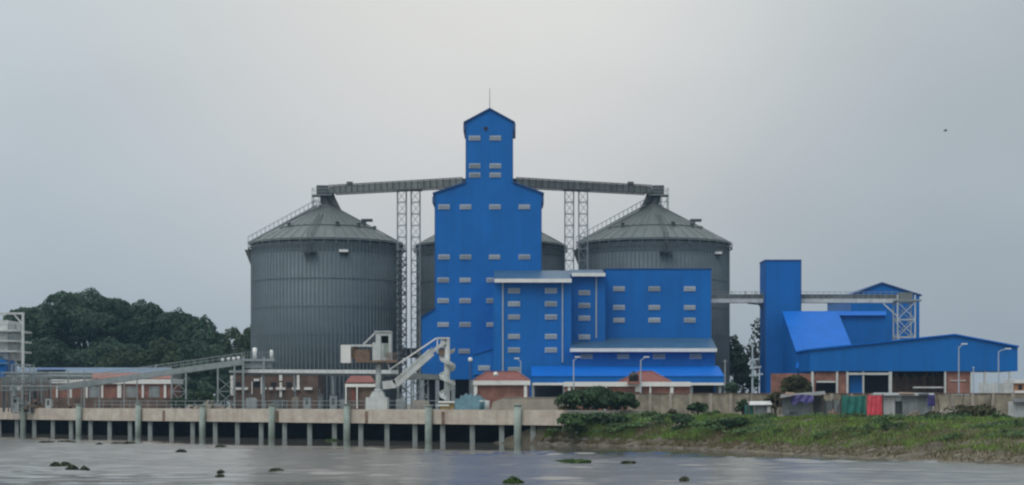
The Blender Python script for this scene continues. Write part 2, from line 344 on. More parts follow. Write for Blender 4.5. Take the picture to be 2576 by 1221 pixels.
# bank
def lerp_line(line, u):
    k = u*(len(line)-1); i = min(int(k), len(line)-2); f = k-i
    return Vector((line[i][0]*(1-f)+line[i+1][0]*f, line[i][1]*(1-f)+line[i+1][1]*f, 0))
def hash_n(x, y):
    return (math.sin(x*.9+1.3*math.sin(y*.7))+math.sin(y*1.1+x*.35)+.6*math.sin(x*2.3-y*1.9))/2.6
def bank_pt(u, v):
    a, c = lerp_line(wl, u), lerp_line(tl, u)
    p = a.lerp(c, v)
    if v < 0: z = v*9
    else:
        s = min(v/.75, 1); z = GZ*(s*s*(3-2*s))*.93 + .03
        k = max(0, min(1, v*6))*max(0, min(1, (1.02-v)*6)); z += .22*hash_n(p.x, p.y)*k
        p.y += .5*hash_n(p.y, p.x)*(1-v)
    return Vector((p.x, p.y, z))
mb = MB(); NU, NV = 220, 22
vv = [bank_pt(i/NU, -.12 + 1.14*j/NV) for j in range(NV+1) for i in range(NU+1)]
mb.add(vv, [(j*(NU+1)+i, j*(NU+1)+i+1, (j+1)*(NU+1)+i+1, (j+1)*(NU+1)+i) for j in range(NV) for i in range(NU)])
# left end of the bank, closing under the pier
tag(mb.build('river_bank', M['bank'], smooth=True), kind='structure')
e0 = [bank_pt(0, -.12 + 1.14*j/NV) for j in range(NV+1)]
mb = MB(); ev = []
for p in e0: ev += [p, Vector((p.x-7, p.y+6, min(p.z, -.5 + .12*p.z)))]
mb.add(ev, [(2*i+1, 2*i, 2*i+2, 2*i+3) for i in range(NV)])
tag(mb.build('bank_end', M['bank'], smooth=True), kind='structure')

# ------------------------------------------------------------------ foliage
def leaf_mesh(pts, nrm, size, parent=None, name='crown', m=None, loc=None, aspect=1.6):
    n = len(pts); rd = rng.normal(size=(n,3)); nrm = nrm + .55*rd; nrm /= np.linalg.norm(nrm, axis=1)[:,None]
    t1 = np.cross(nrm, rng.normal(size=(n,3))); t1 /= np.linalg.norm(t1, axis=1)[:,None]; t2 = np.cross(nrm, t1)
    s = (size*(.6+.8*rng.random(n)))[:,None]
    v = np.stack([pts - t1*s*aspect/2, pts - t2*s*.5 + nrm*s*.12, pts + t1*s*aspect/2, pts + t2*s*.5 + nrm*s*.12], 1).reshape(-1,3)
    o0 = W[parent.name] if parent else Vector(loc)
    v = v - np.array(o0)
    me = bpy.data.meshes.new(name); me.vertices.add(4*n); me.vertices.foreach_set('co', v.ravel())
    me.loops.add(4*n); me.loops.foreach_set('vertex_index', np.arange(4*n)); me.polygons.add(n)
    me.polygons.foreach_set('loop_start', np.arange(0,4*n,4)); me.polygons.foreach_set('loop_total', np.full(n,4))
    me.materials.append(m); me.update(calc_edges=True); me.validate()
    o = bpy.data.objects.new(name, me); COL.objects.link(o)
    if parent: o.parent = parent
    else: o.location = Vector(loc)
    W[o.name] = Vector(o0)
    return o
def lobes_pts(lobes, n, inner=.72):
    ar = np.array([ (l[1][0]*l[1][1]*l[1][2])**(2/3) for l in lobes]); ar /= ar.sum()
    idx = rng.choice(len(lobes), n, p=ar); d = rng.normal(size=(n,3)); d /= np.linalg.norm(d,axis=1)[:,None]
    d[:,2] = np.where((d[:,2] < -.35) & (rng.random(n) < .75), -d[:,2], d[:,2])
    c = np.array([l[0] for l in lobes])[idx]; r = np.array([l[1] for l in lobes])[idx]
    # clumped radius
    rad = inner + (1.0-inner)*rng.random(n)**.6 + .06*np.sin(d[:,0]*9+idx)*np.sin(d[:,2]*8+idx*2) 
    return c + d*r*rad[:,None], d
def tree(label, px, top, wP, D, m, base=GZ, nlobe=9, dens=1.0, leaf=.40, flat=.62, group=None, bottom=.25, name='tree', trunk=True, cat='tree'):
    x, zt = PX(px, D), PZ(top, D); h = zt - base; rw = wP/F*D/2
    o = thing(name, label, cat, (x, D, base), group)
    lobes = []
    zc = base + h*(bottom+1)/2; rh = h*(1-bottom)/2
    lobes.append((np.array((x, D, zc)), np.array((rw*.72, rw*.6, rh*.82))))
    for k in range(nlobe):
        a = k*2.399 + random.random()*.6; e = random.uniform(-.35, .9)
        f = random.uniform(.62, .78)
        c = np.array((x + math.cos(a)*rw*f*math.cos(e), D + math.sin(a)*rw*.6*math.cos(e), zc + math.sin(e)*rh*.62))
        q = random.uniform(.30, .46)
        lobes.append((c, np.array((rw*q*1.1, rw*q, max(rh*.30, rw*q*flat)))))
    zmax = max(l[0][2]+l[1][2] for l in lobes); dz = zt - zmax
    lobes = [(l[0]+np.array((0,0,dz)), l[1]) for l in lobes]
    area = sum((l[1][0]*l[1][1]*l[1][2])**(2/3) for l in lobes)*12.5
    n = int(area/(leaf*leaf*.8)*1.05*dens)
    p, d = lobes_pts(lobes, n)
    k = p[:,2] > base+.1; leaf_mesh(p[k], d[k], leaf, o, 'crown', m)
    if trunk:
        mb = MB(); tr = max(.12, rw*.05)
        top_ = Vector((x+random.uniform(-.3,.3)*rw*.2, D, base+h*.55))
        mb.tube([(x,D,base-.2),(x+.02*rw,D,base+h*.25),top_], [tr*1.3, tr, tr*.7], 8)
        for l in lobes[1:]: mb.tube([Vector((x+.02*rw,D,base+h*random.uniform(.25,.45))), Vector(l[0])*.6+top_*.4 - Vector((0,0,.05*h)), Vector(l[0])], [tr*.5, tr*.33, tr*.15], 5)
        mb.build('trunk', M['bark'], o, True)
    return o
G = 'big trees behind the left silo and brick shed'
tree('broad dark rain tree with the tallest domed crown behind the blue roofed shed', 215, 728, 250, 392, M['leaf_dark'], nlobe=16, flat=.45, group=G, bottom=.18)
tree('dark spreading tree left of the tallest dome, behind the white post', 95, 768, 190, 402, M['leaf_dark'], nlobe=13, group=G, bottom=.1)
tree('dark tree with layered crown just right of the tallest dome', 345, 757, 200, 398, M['leaf_dark'], nlobe=14, flat=.5, group=G, bottom=.1)
tree('dark rounded tree midway down the falling treeline', 440, 778, 170, 396, M['leaf_dark'], nlobe=12, group=G, bottom=.1)
tree('dark green dome crowned tree where the treeline drops toward the silo', 510, 795, 130, 388, M['leaf_dark'], nlobe=11, group=G, bottom=.08)
tree('olive green bushy tree low beside the grey silo wall', 585, 822, 100, 380, M['leaf_mid'], nlobe=9, group=G, bottom=.06)
tree('small olive tree touching the left edge of the silo', 632, 815, 70, 372, M['leaf_mid'], nlobe=8, group=G, bottom=.06)
tree('lower dark tree filling the treeline behind the white post', 120, 845, 190, 384, M['leaf_dark'], nlobe=10, group=G, bottom=0)
tree('lower dark tree under the tallest dome', 270, 850, 190, 382, M['leaf_dark'], nlobe=10, group=G, bottom=0)
tree('light olive round tree low in front of the dark treeline', 405, 852, 120, 368, M['leaf_mid'], nlobe=10, group=G, bottom=.03, leaf=.38)
tree('pale feathery tree standing just above the blue roof', 300, 872, 110, 362, M['leaf_mid'], nlobe=9, group=G, bottom=.03, leaf=.38)
tree('dark green tree behind the inclined conveyor top', 500, 860, 150, 366, M['leaf_dark'], nlobe=9, group=G, bottom=0)
tree('yellow green shrubby tree above the conveyor middle', 430, 892, 60, 352, M['leaf_mid'], nlobe=7, group=G, bottom=0, leaf=.38)
tree('dark tree seen between the trestle legs', 510, 905, 130, 335, M['leaf_dark'], nlobe=8, group=G, bottom=0, leaf=.38)
tree('olive tree behind the trestle next to the silo foot', 600, 880, 90, 345, M['leaf_mid'], nlobe=8, group=G, bottom=0, leaf=.38)
tree('dense bush filling the gap below the inclined conveyor top', 560, 925, 110, 340, M['leaf_dark'], nlobe=9, group=G, bottom=0, leaf=.38)
tree('dark hedge like tree behind the trestle legs left of the big grey silo', 480, 955, 120, 318, M['leaf_dark'], nlobe=9, group=G, bottom=0, leaf=.38)
tree('leafy dark tree hugging the right side of the right silo', 1846, 842, 62, 300, M['leaf_dark'], nlobe=9, group='trees between the right silo and the blue lift tower', bottom=.02, leaf=.4)
tree('thin wispy tree with open branches left of the blue lift tower', 1888, 862, 52, 305, M['leaf_brown'], nlobe=7, dens=.30, group='trees between the right silo and the blue lift tower', bottom=.2, leaf=.38)
tree('tall sparse tree whose dark tufts poke out beside the blue lift tower', 1906, 800, 46, 296, M['leaf_dark'], nlobe=6, dens=.28, group='trees between the right silo and the blue lift tower', bottom=.42, leaf=.38)
tree('dense low tree at the foot of the gap beside the lift tower', 1868, 908, 70, 286, M['leaf_dark'], nlobe=8, group='trees between the right silo and the blue lift tower', bottom=0, leaf=.4)

# ================================================================== silos
SR, SE, SA = 12.75, 31.5, 38.3
def silo_parts(o, x, y, full=True):
    c = (x, y, 0)
    mb = MB(); prof = [(SR, GZ), (SR, SE)]
    mb.lathe(prof, c, 120); wall = mb.build('wall', M['galv'], o)
    wall.data.polygons.foreach_set('use_smooth', [True]*len(wall.data.polygons))
    mb = MB()
    for k in range(116):
        a = k*2*math.pi/116; u = Vector((math.cos(a), math.sin(a), 0)); p = Vector(c) + u*(SR+.07)
        mb.bar(p + Vector((0,0,GZ)), p + Vector((0,0,SE-.4)), .17, .08)
    mb.build('stiffener', M['galv_rib'], wall)
    mb = MB(); mb.lathe([(SR+.35, SE-.12), (SR+.38, SE+.12), (SR*.62, SE+(SA-SE)*.39), (1.5, SA-.35), (1.5, SA), (.05, SA+.05)], c, 84)
    roof = mb.build('roof', M['galv_roof'], o)
    mb = MB()
    for k in range(42):
        a = k*2*math.pi/42; u = Vector((math.cos(a), math.sin(a), 0))
        mb.bar(Vector(c)+u*1.5+Vector((0,0,SA-.28)), Vector(c)+u*(SR+.36)+Vector((0,0,SE+.2)), .05, .08)
    for rr, zz in ((SR*.62, SE+(SA-SE)*.39),):
        pts = [Vector(c)+Vector((math.cos(t)*rr, math.sin(t)*rr, zz+.1)) for t in np.linspace(0, 2*math.pi, 60)]
        mb.tube(pts, .11, 5)
    mb.build('roof_rib', M['galv_roof'], roof)
    mb = MB(); zz = GZ+3.4
    while zz < SE-1: mb.lathe([(SR-.05, zz), (SR+.115, zz), (SR+.115, zz+.07), (SR-.05, zz+.07)], c, 96, False); zz += 4.64
    mb.build('wind_ring', M['galv'], wall)
    # eave walkway and railing
    mb = MB(); mb.lathe([(SR+.38, SE-.85), (SR+.62, SE-.85), (SR+.62, SE-.72), (SR+.38, SE-.72)], c, 84, False)
    mb.build('walkway', M['steel_dark'], o)
    mb = MB()
    for zz in (.15, .45):
        mb.tube([Vector(c)+Vector((math.cos(t)*(SR+.60), math.sin(t)*(SR+.60), SE+zz-.3)) for t in np.linspace(0, 2*math.pi, 85)], .035, 4)
    for k in range(42):
        a = k*2*math.pi/42; p = Vector(c)+Vector((math.cos(a)*(SR+.60), math.sin(a)*(SR+.60), SE-.75)); mb.bar(p, p+Vector((0,0,.95)), .06)
    mb.build('railing', M['steel'], o)
    if not full: return
    # stair with handrail up the cone
    sgn = -1 if x < 0 else -1
    mb = MB()
    a0 = Vector((x+sgn*(SR+.6), y-1.2, SE+.3)); a1 = Vector((x+sgn*1.6, y-1.2, SA-.1))
    for s in (0, .9):
        v = Vector((0,s,0)); mb.bar(a0+v, a1+v, .08, .22)
        mb.bar(a0+v+Vector((0,0,1.05)), a1+v+Vector((0,0,1.05)), .05)
        for k in range(17): p = a0.lerp(a1, k/16)+v; mb.bar(p, p+Vector((0,0,1.05)), .05)
    for k in range(40): p = a0.lerp(a1, k/40); mb.bar(p, p+Vector((0,.9,0)), .22, .04)
    mb.build('roof_stair', M['steel'], o)
    # ladder with cage and rest platform on the front
    xl = x + (-1.4 if x < 0 else .9); yl = y - math.sqrt(SR**2 - (xl-x)**2)
    mb = MB()
    for s in (-.35, .35): mb.bar((xl+s, yl-.45, SE-2.2), (xl+s, yl-.45, SE+.9), .09); mb.bar((xl+s, yl-.45, SE+.9), (x+(xl-x)*.35+s, y-4.4, SE+(SA-SE)*.72), .09)
    for k in range(9): mb.bar((xl-.35, yl-.45, SE-2.1+k*.35), (xl+.35, yl-.45, SE-2.1+k*.35), .05)
    for k in range(12): p = Vector((xl, yl-.45, SE+.9)).lerp(Vector((x+(xl-x)*.35, y-4.4, SE+(SA-SE)*.72)), k/12); mb.bar(p-Vector((.35,0,0)), p+Vector((.35,0,0)), .05)
    mb.build('ladder', M['steel_dark'], o)
    mb = MB(); mb.box(xl-1.1, xl+1.1, yl-1.2, yl-.15, SE-2.35, SE-2.2)
    for s in (-1.05, 1.05): mb.bar((xl+s, yl-1.15, SE-2.2), (xl+s, yl-1.15, SE-1.2), .06)
    mb.bar((xl-1.05, yl-1.15, SE-1.25), (xl+1.05, yl-1.15, SE-1.25), .06); mb.bar((xl-.8,yl-.2,SE-3.1),(xl-.8,yl-1.1,SE-2.35),.08); mb.bar((xl+.8,yl-.2,SE-3.1),(xl+.8,yl-1.1,SE-2.35),.08)
    mb.build('rest_platform', M['steel_dark'], o)
    # roof vents
    for a in (-2.35, -1.25, -.75, .1):
        rr = SR*.64; p = Vector((x+math.cos(a)*rr, y+math.sin(a)*rr, SE+(SA-SE)*.36)); mb = MB()
        mb.cyl(p, p+Vector((0,0,.75)), .28, .28, 10); mb.cyl(p+Vector((0,0,.7)), p+Vector((0,0,.95)), .5, .12, 10); mb.build('roof_vent', M['steel_dark'], o)
    # exhaust hood on the right shoulder of the cone
    p = Vector((x+SR*.50, y-1.5, SE+(SA-SE)*.52)); mb = MB(); mb.box(p.x-.3, p.x+1.6, p.y-.6, p.y+.6, p.z+.35, p.z+.75); mb.box(p.x-.3, p.x+.5, p.y-.5, p.y+.5, p.z-.5, p.z+.36); mb.build('exhaust_hood', M['steel_dark'], o)
    # pale plate on the wall
    xs = x + (4.1 if x < 0 else 9.9); ys = y - math.sqrt(SR**2-(xs-x)**2); mb = MB()
    mb.box(xs-.75, xs+.75, ys-.55, ys+.35, SE-2.25, SE-1.85); mb.build('inspection_box', M['white'], o)
    mb = MB(); mb.box(xs-.8, xs+.8, ys-.6, ys+.35, SE-2.42, SE-2.27); mb.build('box_shelf', M['dark'], o)
    # side bracket platform at the eave
    s = -1; xb = x + s*(SR+.2); mb = MB()
    mb.prism([(xb, SE-3.4), (xb+s*.95, SE-1.0), (xb+s*.95, SE-.86), (xb, SE-.86)][::-1], y-1.0, y+.6)
    mb.build('eave_bracket', M['steel_dark'], o)
SX = [PX(822,300), PX(1233.5,300), PX(1645,300)]
o = thing('grain_silo', 'big round corrugated grey grain silo standing left of the blue tower', 'silo', (SX[0], 300, GZ), 'corrugated steel grain silos'); silo_parts(o, SX[0], 300)
o = thing('grain_silo', 'grey grain silo almost hidden behind the tall blue tower', 'silo', (SX[1], 304, GZ), 'corrugated steel grain silos'); silo_parts(o, SX[1], 304, False)
o = thing('grain_silo', 'big round corrugated grey grain silo right of the blue tower, behind the lower blue blocks', 'silo', (SX[2], 300, GZ), 'corrugated steel grain silos'); silo_parts(o, SX[2], 300)

# ================================================================== blue buildings
# shared window meshes
def window_meshes(w, h):
    fr = MB(); e = .07
    fr.box(-w/2-e, w/2+e, -.10, .02, -h/2-e, -h/2); fr.box(-w/2-e, -w/2, -.10, .02, -h/2, h/2); fr.box(w/2, w/2+e, -.10, .02, -h/2, h/2); fr.box(-w/2-e, w/2+e, -.10, .02, h/2, h/2+e)
    pn = MB(); pn.box(-w/2, w/2, -.05, .03, -h/2, h/2)
    hd = MB(); n = 4
    for k in range(n):
        z0 = -h/2 + h*(k+.12)/n; z1 = z0 + h*.62/n
        hd.add([(-w/2,-.07,z1),(w/2,-.07,z1),(w/2,-.19,z0),(-w/2,-.19,z0),(-w/2,-.05,z1-.02),(w/2,-.05,z1-.02),(w/2,-.16,z0-.02),(-w/2,-.16,z0-.02)], [(0,3,2,1),(4,5,6,7),(0,1,5,4),(3,7,6,2),(0,4,7,3),(1,2,6,5)])
    out = []
    for mbx, nm, m in ((fr,'window',M['win_hood']),(pn,'pane',M['win_glass']),(hd,'louvre',M['win_hood'])):
        me = bpy.data.meshes.new(nm); me.from_pydata(mbx.v, [], mbx.f); me.materials.append(m); me.update(); out.append(me)
    return out
WM = window_meshes(1.62, .62)
def windows(parent, pts, D):
    for px, py in pts:
        p = PT(px, py, D) - W[parent.name]
        w = inst('window', WM[0], parent, p); inst('pane', WM[1], w, (0,0,0)); inst('louvre', WM[2], w, (0,0,0))
# ---- tall tower
D0, D1 = 272.0, 285.0
o = tower = thing('elevator_tower', 'tallest blue clad tower with stepped gables and rows of small windows', 'building', (PX(1230,D0), D0, GZ))
x_ = lambda p: PX(p, D0); z_ = lambda p: PZ(p, D0)
gs = (487-441)/(1232-1095)
gy = lambda p: 441 + abs(p-1232)*gs
mb = MB()
mb.prism([(x_(1095), z_(955)), (x_(1362), z_(955)), (x_(1362), z_(487)), (x_(1232), z_(441)), (x_(1095), z_(487))], D0, D1)
mb.prism([(x_(1060), z_(955)), (x_(1095), z_(955)), (x_(1095), z_(776)), (x_(1060), z_(797))], D0, D1-2)
mb.build('wall', M['blue'], o)
mb = MB(); mb.prism([(x_(1172), z_(gy(1172)+.6)), (x_(1232), z_(441.6)), (x_(1290), z_(gy(1290)+.6)), (x_(1290), z_(308)), (x_(1232), z_(276)), (x_(1172), z_(308))], D0+.002, D0+8.5)
mb.build('upper_wall', M['blue'], o)
def gable_roof(name, xl, xa, xr, ye, ya, y0, y1, D, parent, th=.22, over=.35, m='blue_trim'):
    mb = MB(); X = lambda p: PX(p, D); Z = lambda p: PZ(p, D)
    sl_ = (Z(ya)-Z(ye))/(X(xa)-X(xl)); sr_ = (Z(ya)-Z(ye))/(X(xr)-X(xa))
    a = (X(xl)-over, Z(ye)-sl_*over+.03); c = (X(xa), Z(ya)+.03); e = (X(xr)+over, Z(ye)-sr_*over+.03)
    mb.prism([a, c, (c[0], c[1]+th), (a[0], a[1]+th)], y0-.3, y1+.2); mb.prism([c, e, (e[0], e[1]+th), (c[0], c[1]+th)], y0-.3, y1+.2)
    return mb.build(name, M[m], parent)
gable_roof('roof', 1172, 1232, 1290, 308, 276, D0, D0+8.5, D0, o)
# lower roof in two halves beside the upper tower
mb = MB()
for s, xe, xi in ((-1, 1095, 1171.3), (1, 1362, 1290.7)):
    a = (x_(xe)+s*.4, z_(487)-.13); c = (x_(xi), z_(gy(xi))+.02)
    mb.prism([a, c, (c[0], c[1]+.24), (a[0], a[1]+.24)], D0-.3, D1+.2)
mb.build('roof', M['blue_trim'], o)
for (xa, xb, ya, yb) in ((1165.5,1171.5,311,329),(1290.5,1297,311,329),(1087.5,1094.5,494,510),(1362.5,1368,494,510)):
    mb = MB(); mb.pbox(xa, xb, ya, yb, D0-.2, 8.4); mb.build('gutter', M['blue_trim'], o)
mb = MB(); p = PT(1222, 324, D0); mb.cyl(p+Vector((0,-.12,0)), p+Vector((0,.1,0)), .32, .32, 14); mb.build('vent_hole', M['dark'], o)
mb = MB(); mb.cyl(PT(1232,274,D0+1), PT(1232,222,D0+1), .055, .03, 6); mb.build('lightning_rod', M['steel_dark'], o)
mb = MB()
for xa in (1060, 1095, 1362): 
    w = .10; y0 = 797 if xa == 1060 else 487
    if xa == 1095: mb.box(x_(xa)-w-.01, x_(xa)-.01, D0-.05, D0+.2, z_(776)+.1, z_(y0)) 
    else: mb.box(x_(xa)-w/2, x_(xa)+w/2, D0-.06, D0-.003, z_(955), z_(y0))
for xa in (1172, 1290): mb.box(x_(xa)-.05, x_(xa)+.05, D0-.06, D0-.003, z_(gy(xa)), z_(308))
mb.build('corner_flashing', M['blue_trim'], o)
mb = MB(); mb.slab([PT(1058,799,D0-.3), PT(1095,775.5,D0-.3), PT(1095,775.5,D0-.3)+Vector((0,11,0)), PT(1058,799,D0-.3)+Vector((0,11,0))], -.12); mb.build('annex_roof', M['blue_trim'], o)
tw = [(1194,348),(1246,348),(1194,418),(1246,418),(1194,441),(1246,441)]
tw += [(x,521) for x in (1117,1171,1245,1319)] + [(x,647) for x in (1117,1171,1244,1319)]
tw += [(x,y) for y in (705,757,817) for x in (1115,1170,1238)] + [(1168,884),(1112,884)]
windows(o, tw, D0)
for xa in (1062, 1100, 1140, 1185, 1240, 1300, 1358):
    mb = MB(); mb.box(x_(xa)-.3, x_(xa)+.3, D0+.1, D0+.7, GZ, z_(955)); mb.build('column', M['steel'], o)
mb = MB(); mb.box(x_(1058), x_(1364), D0+3, D1, GZ, z_(955)-.02); mb.build('ground_floor', M['dark'], o)  # near-black box, the shade of the open storey put into its colour

# ---- lower blue blocks
o = block = thing('processing_building', 'wide lower blue building with white gutters and lean to roofs before the right silo', 'building', (PX(1530,262), 262, GZ))
def wallbox(xa, xb, ytop, D, back, zb=GZ):
    mb = MB(); mb.box(PX(xa,D), PX(xb,D), D, back, zb, PZ(ytop,D)); return mb
mb = MB(); mb.prismx([(260, GZ), (271.9, GZ), (271.9, PZ(681,271.9)-.3), (260, PZ(707,260)-.1)], PX(1241,260), PX(1437,260)); mb.build('front_block', M['blue'], o)
mb = MB(); mb.prismx([(264, GZ), (279, GZ), (279, PZ(679,272)-.2), (264, PZ(693,264)-.1)], PX(1437,260)+.02, PX(1523,264)); mb.build('middle_block', M['blue'], o)
mb = wallbox(1523, 1789, 678, 267, 282); 
mb.build('rear_block', M['blue'], o)
mb = MB(); mb.box(PX(1523,267)-.1, PX(1789,267)+.12, 266.88, 282.1, PZ(678,267)+.005, PZ(678,267)+.16); mb.build('parapet_cap', M['blue_trim'], o)
mb = MB(); mb.slab([(PX(1242,259), 259, PZ(703,259)), (PX(1437,259), 259, PZ(703,259)), (PX(1437,259), 271.9, PZ(681,271.9)), (PX(1242,259), 271.9, PZ(681,271.9))], .12); mb.build('front_roof', M['roof_sky_sheen'], o)
mb = MB(); mb.slab([(PX(1437,259)+.02, 263, PZ(689,263)), (PX(1523,263), 263, PZ(689,263)), (PX(1523,263), 272, PZ(679,272)), (PX(1437,259)+.02, 272, PZ(679,272))], .12); mb.build('middle_roof', M['roof_sky_sheen'], o)
def gut(xa, xb, ya, yb, D): 
    mb = MB(); mb.pbox(xa, xb, ya, yb, D, .35); return mb.build('gutter', M['white'], o)
gut(1243.5, 1438, 701.5, 711, 258.6); gut(1438.5, 1523, 687, 695.5, 262.6)
# upper lean-to
Dl = 258.0
mb = MB(); mb.slab([PT(1435,876,Dl), PT(1803,876,Dl), (PX(1803,Dl)+.3, 266.95, PZ(851,266.95)), (PX(1435,Dl), 266.95, PZ(851,266.95))], .12); mb.build('lean_to_roof', M['roof_sky_sheen'], o)
mb = MB(); mb.box(PX(1437.5,Dl), PX(1801,Dl), Dl+1, 266.9, GZ, PZ(882,Dl)); mb.build('lean_to_wall', M['blue'], o)
gut(1434, 1804, 876.5, 885.5, Dl-.4)
# lower lean-to
De = 252.0
mb = MB(); mb.slab([PT(1337,946,De), PT(1822,946,De), (PX(1822,De), 258.95, PZ(921,258.95)), (PX(1337,De), 258.95, PZ(921,258.95))], .12); mb.build('porch_roof', M['blue_roof'], o)
mb = MB(); mb.pbox(1338, 1821, 947, 963, De+.1, .15); mb.build('porch_fascia', M['blue'], o)
mb = MB(); mb.prismx([(De+.3, PZ(963,De)), (258.9, PZ(963,De)), (258.9, PZ(922,258.9)-.15), (De+.3, PZ(947,De)-.15)], PX(1821,De)-.16, PX(1821,De)-.02); mb.build('porch_gable', M['blue'], o)
gut(1340, 1821, 963.2, 969.5, De-.1)
for xa in (1341, 1420, 1500, 1580, 1660, 1740, 1812):
    mb = MB(); mb.box(PX(xa,De)-.2, PX(xa,De)+.2, De+.3, De+.7, GZ, PZ(963,De)); mb.build('porch_column', M['steel'], o)
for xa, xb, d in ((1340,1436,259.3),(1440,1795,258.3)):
    mb = MB(); mb.box(PX(xa,258), PX(xb,258), d, d+.6, GZ, PZ(962,258)); mb.build('bay_shade_panel', M['dark'], o)  # near-black panels painted to stand for the shade inside the porch
# side lean-to left of the front block
mb = MB(); mb.prism([(PX(1190,261), PZ(943,261)), (PX(1241,261)-.02, PZ(943,261)), (PX(1241,261)-.02, PZ(879,261)), (PX(1190,261), PZ(893,261))], 261, 271.5); mb.build('side_lean_to', M['blue'], o)
mb = MB(); a = PT(1189,893,260.8); c = PT(1240.6,878.6,260.8); mb.slab([a, c, c+Vector((0,10.7,0)), a+Vector((0,10.7,0))], -.10); mb.build('side_roof', M['blue_roof'], o)
for xa, ya, yb, D in ((1265,711,938,260),(1415,711,912,260),(1500,695,851,264)):
    mb = MB(); mb.bar(PT(xa,ya,D-.12), PT(xa,yb,D-.12), .2); mb.build('downpipe', M['lampwhite'], o)
windows(o, [(x,y) for x in (1293,1386) for y in (732,765,798,847,881)] + [(1293,930)], 260)
windows(o, [(1470,y) for y in (737,769,801,848)], 264)
windows(o, [(x,y) for x in (1557,1646,1735) for y in (727,774,806)], 267)
windows(o, [(x,897) for x in (1476,1568,1658,1750)], Dl+1)
windows(o, [(1218,926)], 261)

# ================================================================== overhead galleries from tower to silo tops
def gallery(label, sx, xs, sgn):
    a = Vector((PX(xs, D0+4), D0+5, PZ(460, D0+5))); c = Vector((sx - sgn*1.0, 299.5, PZ(478.5, 299.5)))
    o = thing('conveyor_gallery', label, 'conveyor', (sx, 300, SA), 'conveyor galleries high between tower and silos')
    d = (c-a).normalized(); u = d.cross(Vector((0,0,1))).normalized(); L_ = (c-a).length; up = Vector((0,0,1))
    mb = MB(); mb.bar(a, c, 1.5, 1.15); mb.build('casing', M['gallery'], o)
    mb = MB()
    for s in (-1, 1):
        for zz in (-.72, .72): mb.bar(a+u*s*.85+up*zz, c+u*s*.85+up*zz, .14, .16)
        n = 22
        for k in range(n+1):
            p = a.lerp(c, k/n)+u*s*.86; mb.bar(p-up*.65, p+up*.65, .10)
    mb.build('truss', M['steel_dark'], o)
    mb = MB(); p = a.lerp(c, .86)+up*.7; mb.box(p.x-.5, p.x+.5, p.y-.5, p.y+.5, p.z, p.z+.5); mb.build('motor', M['steel_dark'], o)
    # head house and drop chute over the apex
    h = Vector((sx + sgn*.7, 299.8, c.z)); mb = MB(); mb.box(h.x-.95, h.x+.95, h.y-.9, h.y+.9, h.z-.95, h.z+.75); mb.build('head_box', M['steel_dark'], o)
    mb = MB(); mb.box(h.x-1.7, h.x+1.7, h.y-1.5, h.y+1.5, h.z-1.02, h.z-.9)
    for i in (-1.65, 1.65):
        for j in (-1.45, 1.45): mb.bar((h.x+i,h.y+j,h.z-.95),(h.x+i,h.y+j,h.z+.15),.07)
        mb.bar((h.x+i,h.y-1.45,h.z+.15),(h.x+i,h.y+1.45,h.z+.15),.07)
    for j in (-1.45, 1.45): mb.bar((h.x-1.65,h.y+j,h.z+.15),(h.x+1.65,h.y+j,h.z+.15),.07); mb.bar((h.x-1.65,h.y+j,h.z-.4),(h.x+1.65,h.y+j,h.z-.4),.05)
    mb.build('platform', M['steel'], o)
    mb = MB(); q = Vector((sx - sgn*.1, 300, SA-.1)); mb.cyl(h+Vector((-sgn*.3,0,-.9)), q, .75, 1.0, 10)
    q2 = Vector((sx - sgn*2.3, 299.3, SA-1.2)); mb.tube([h+Vector((-sgn*1.0,0,-.3)), Vector((sx-sgn*1.05, 299.6, SA+.9)), q2, q2+Vector((-sgn*.9,-.2,-.75))], [.85, .6, .42, .12], 8); mb.build('chute', M['steel_dark'], o)
    mb = MB()
    for i in (.5, 1.65):
        for j in (-1.3, 1.3): mb.bar((h.x+sgn*i, h.y+j, h.z-1), (h.x+sgn*i, h.y+j, SA-1.1), .13)
    mb.bar((h.x+sgn*.5,h.y-1.3,SA+.5),(h.x+sgn*.5,h.y+1.3,SA+.5),.09); mb.bar((h.x+sgn*1.65,h.y-1.3,SA+.5),(h.x+sgn*1.65,h.y+1.3,SA+.5),.09); mb.bar((h.x+sgn*.5,h.y-1.3,SA-.9),(h.x+sgn*1.65,h.y-1.3,h.z-1),.09); mb.bar((h.x+sgn*.5,h.y-1.3,SA+.5),(h.x+sgn*1.65,h.y-1.3,SA+.5),.09)
    mb.build('frame', M['steel'], o)
gallery('long grey conveyor gallery from the blue tower to the left silo top', SX[0], 1172.5, -1)
gallery('long grey conveyor gallery from the blue tower to the right silo top', SX[2], 1289.5, 1)

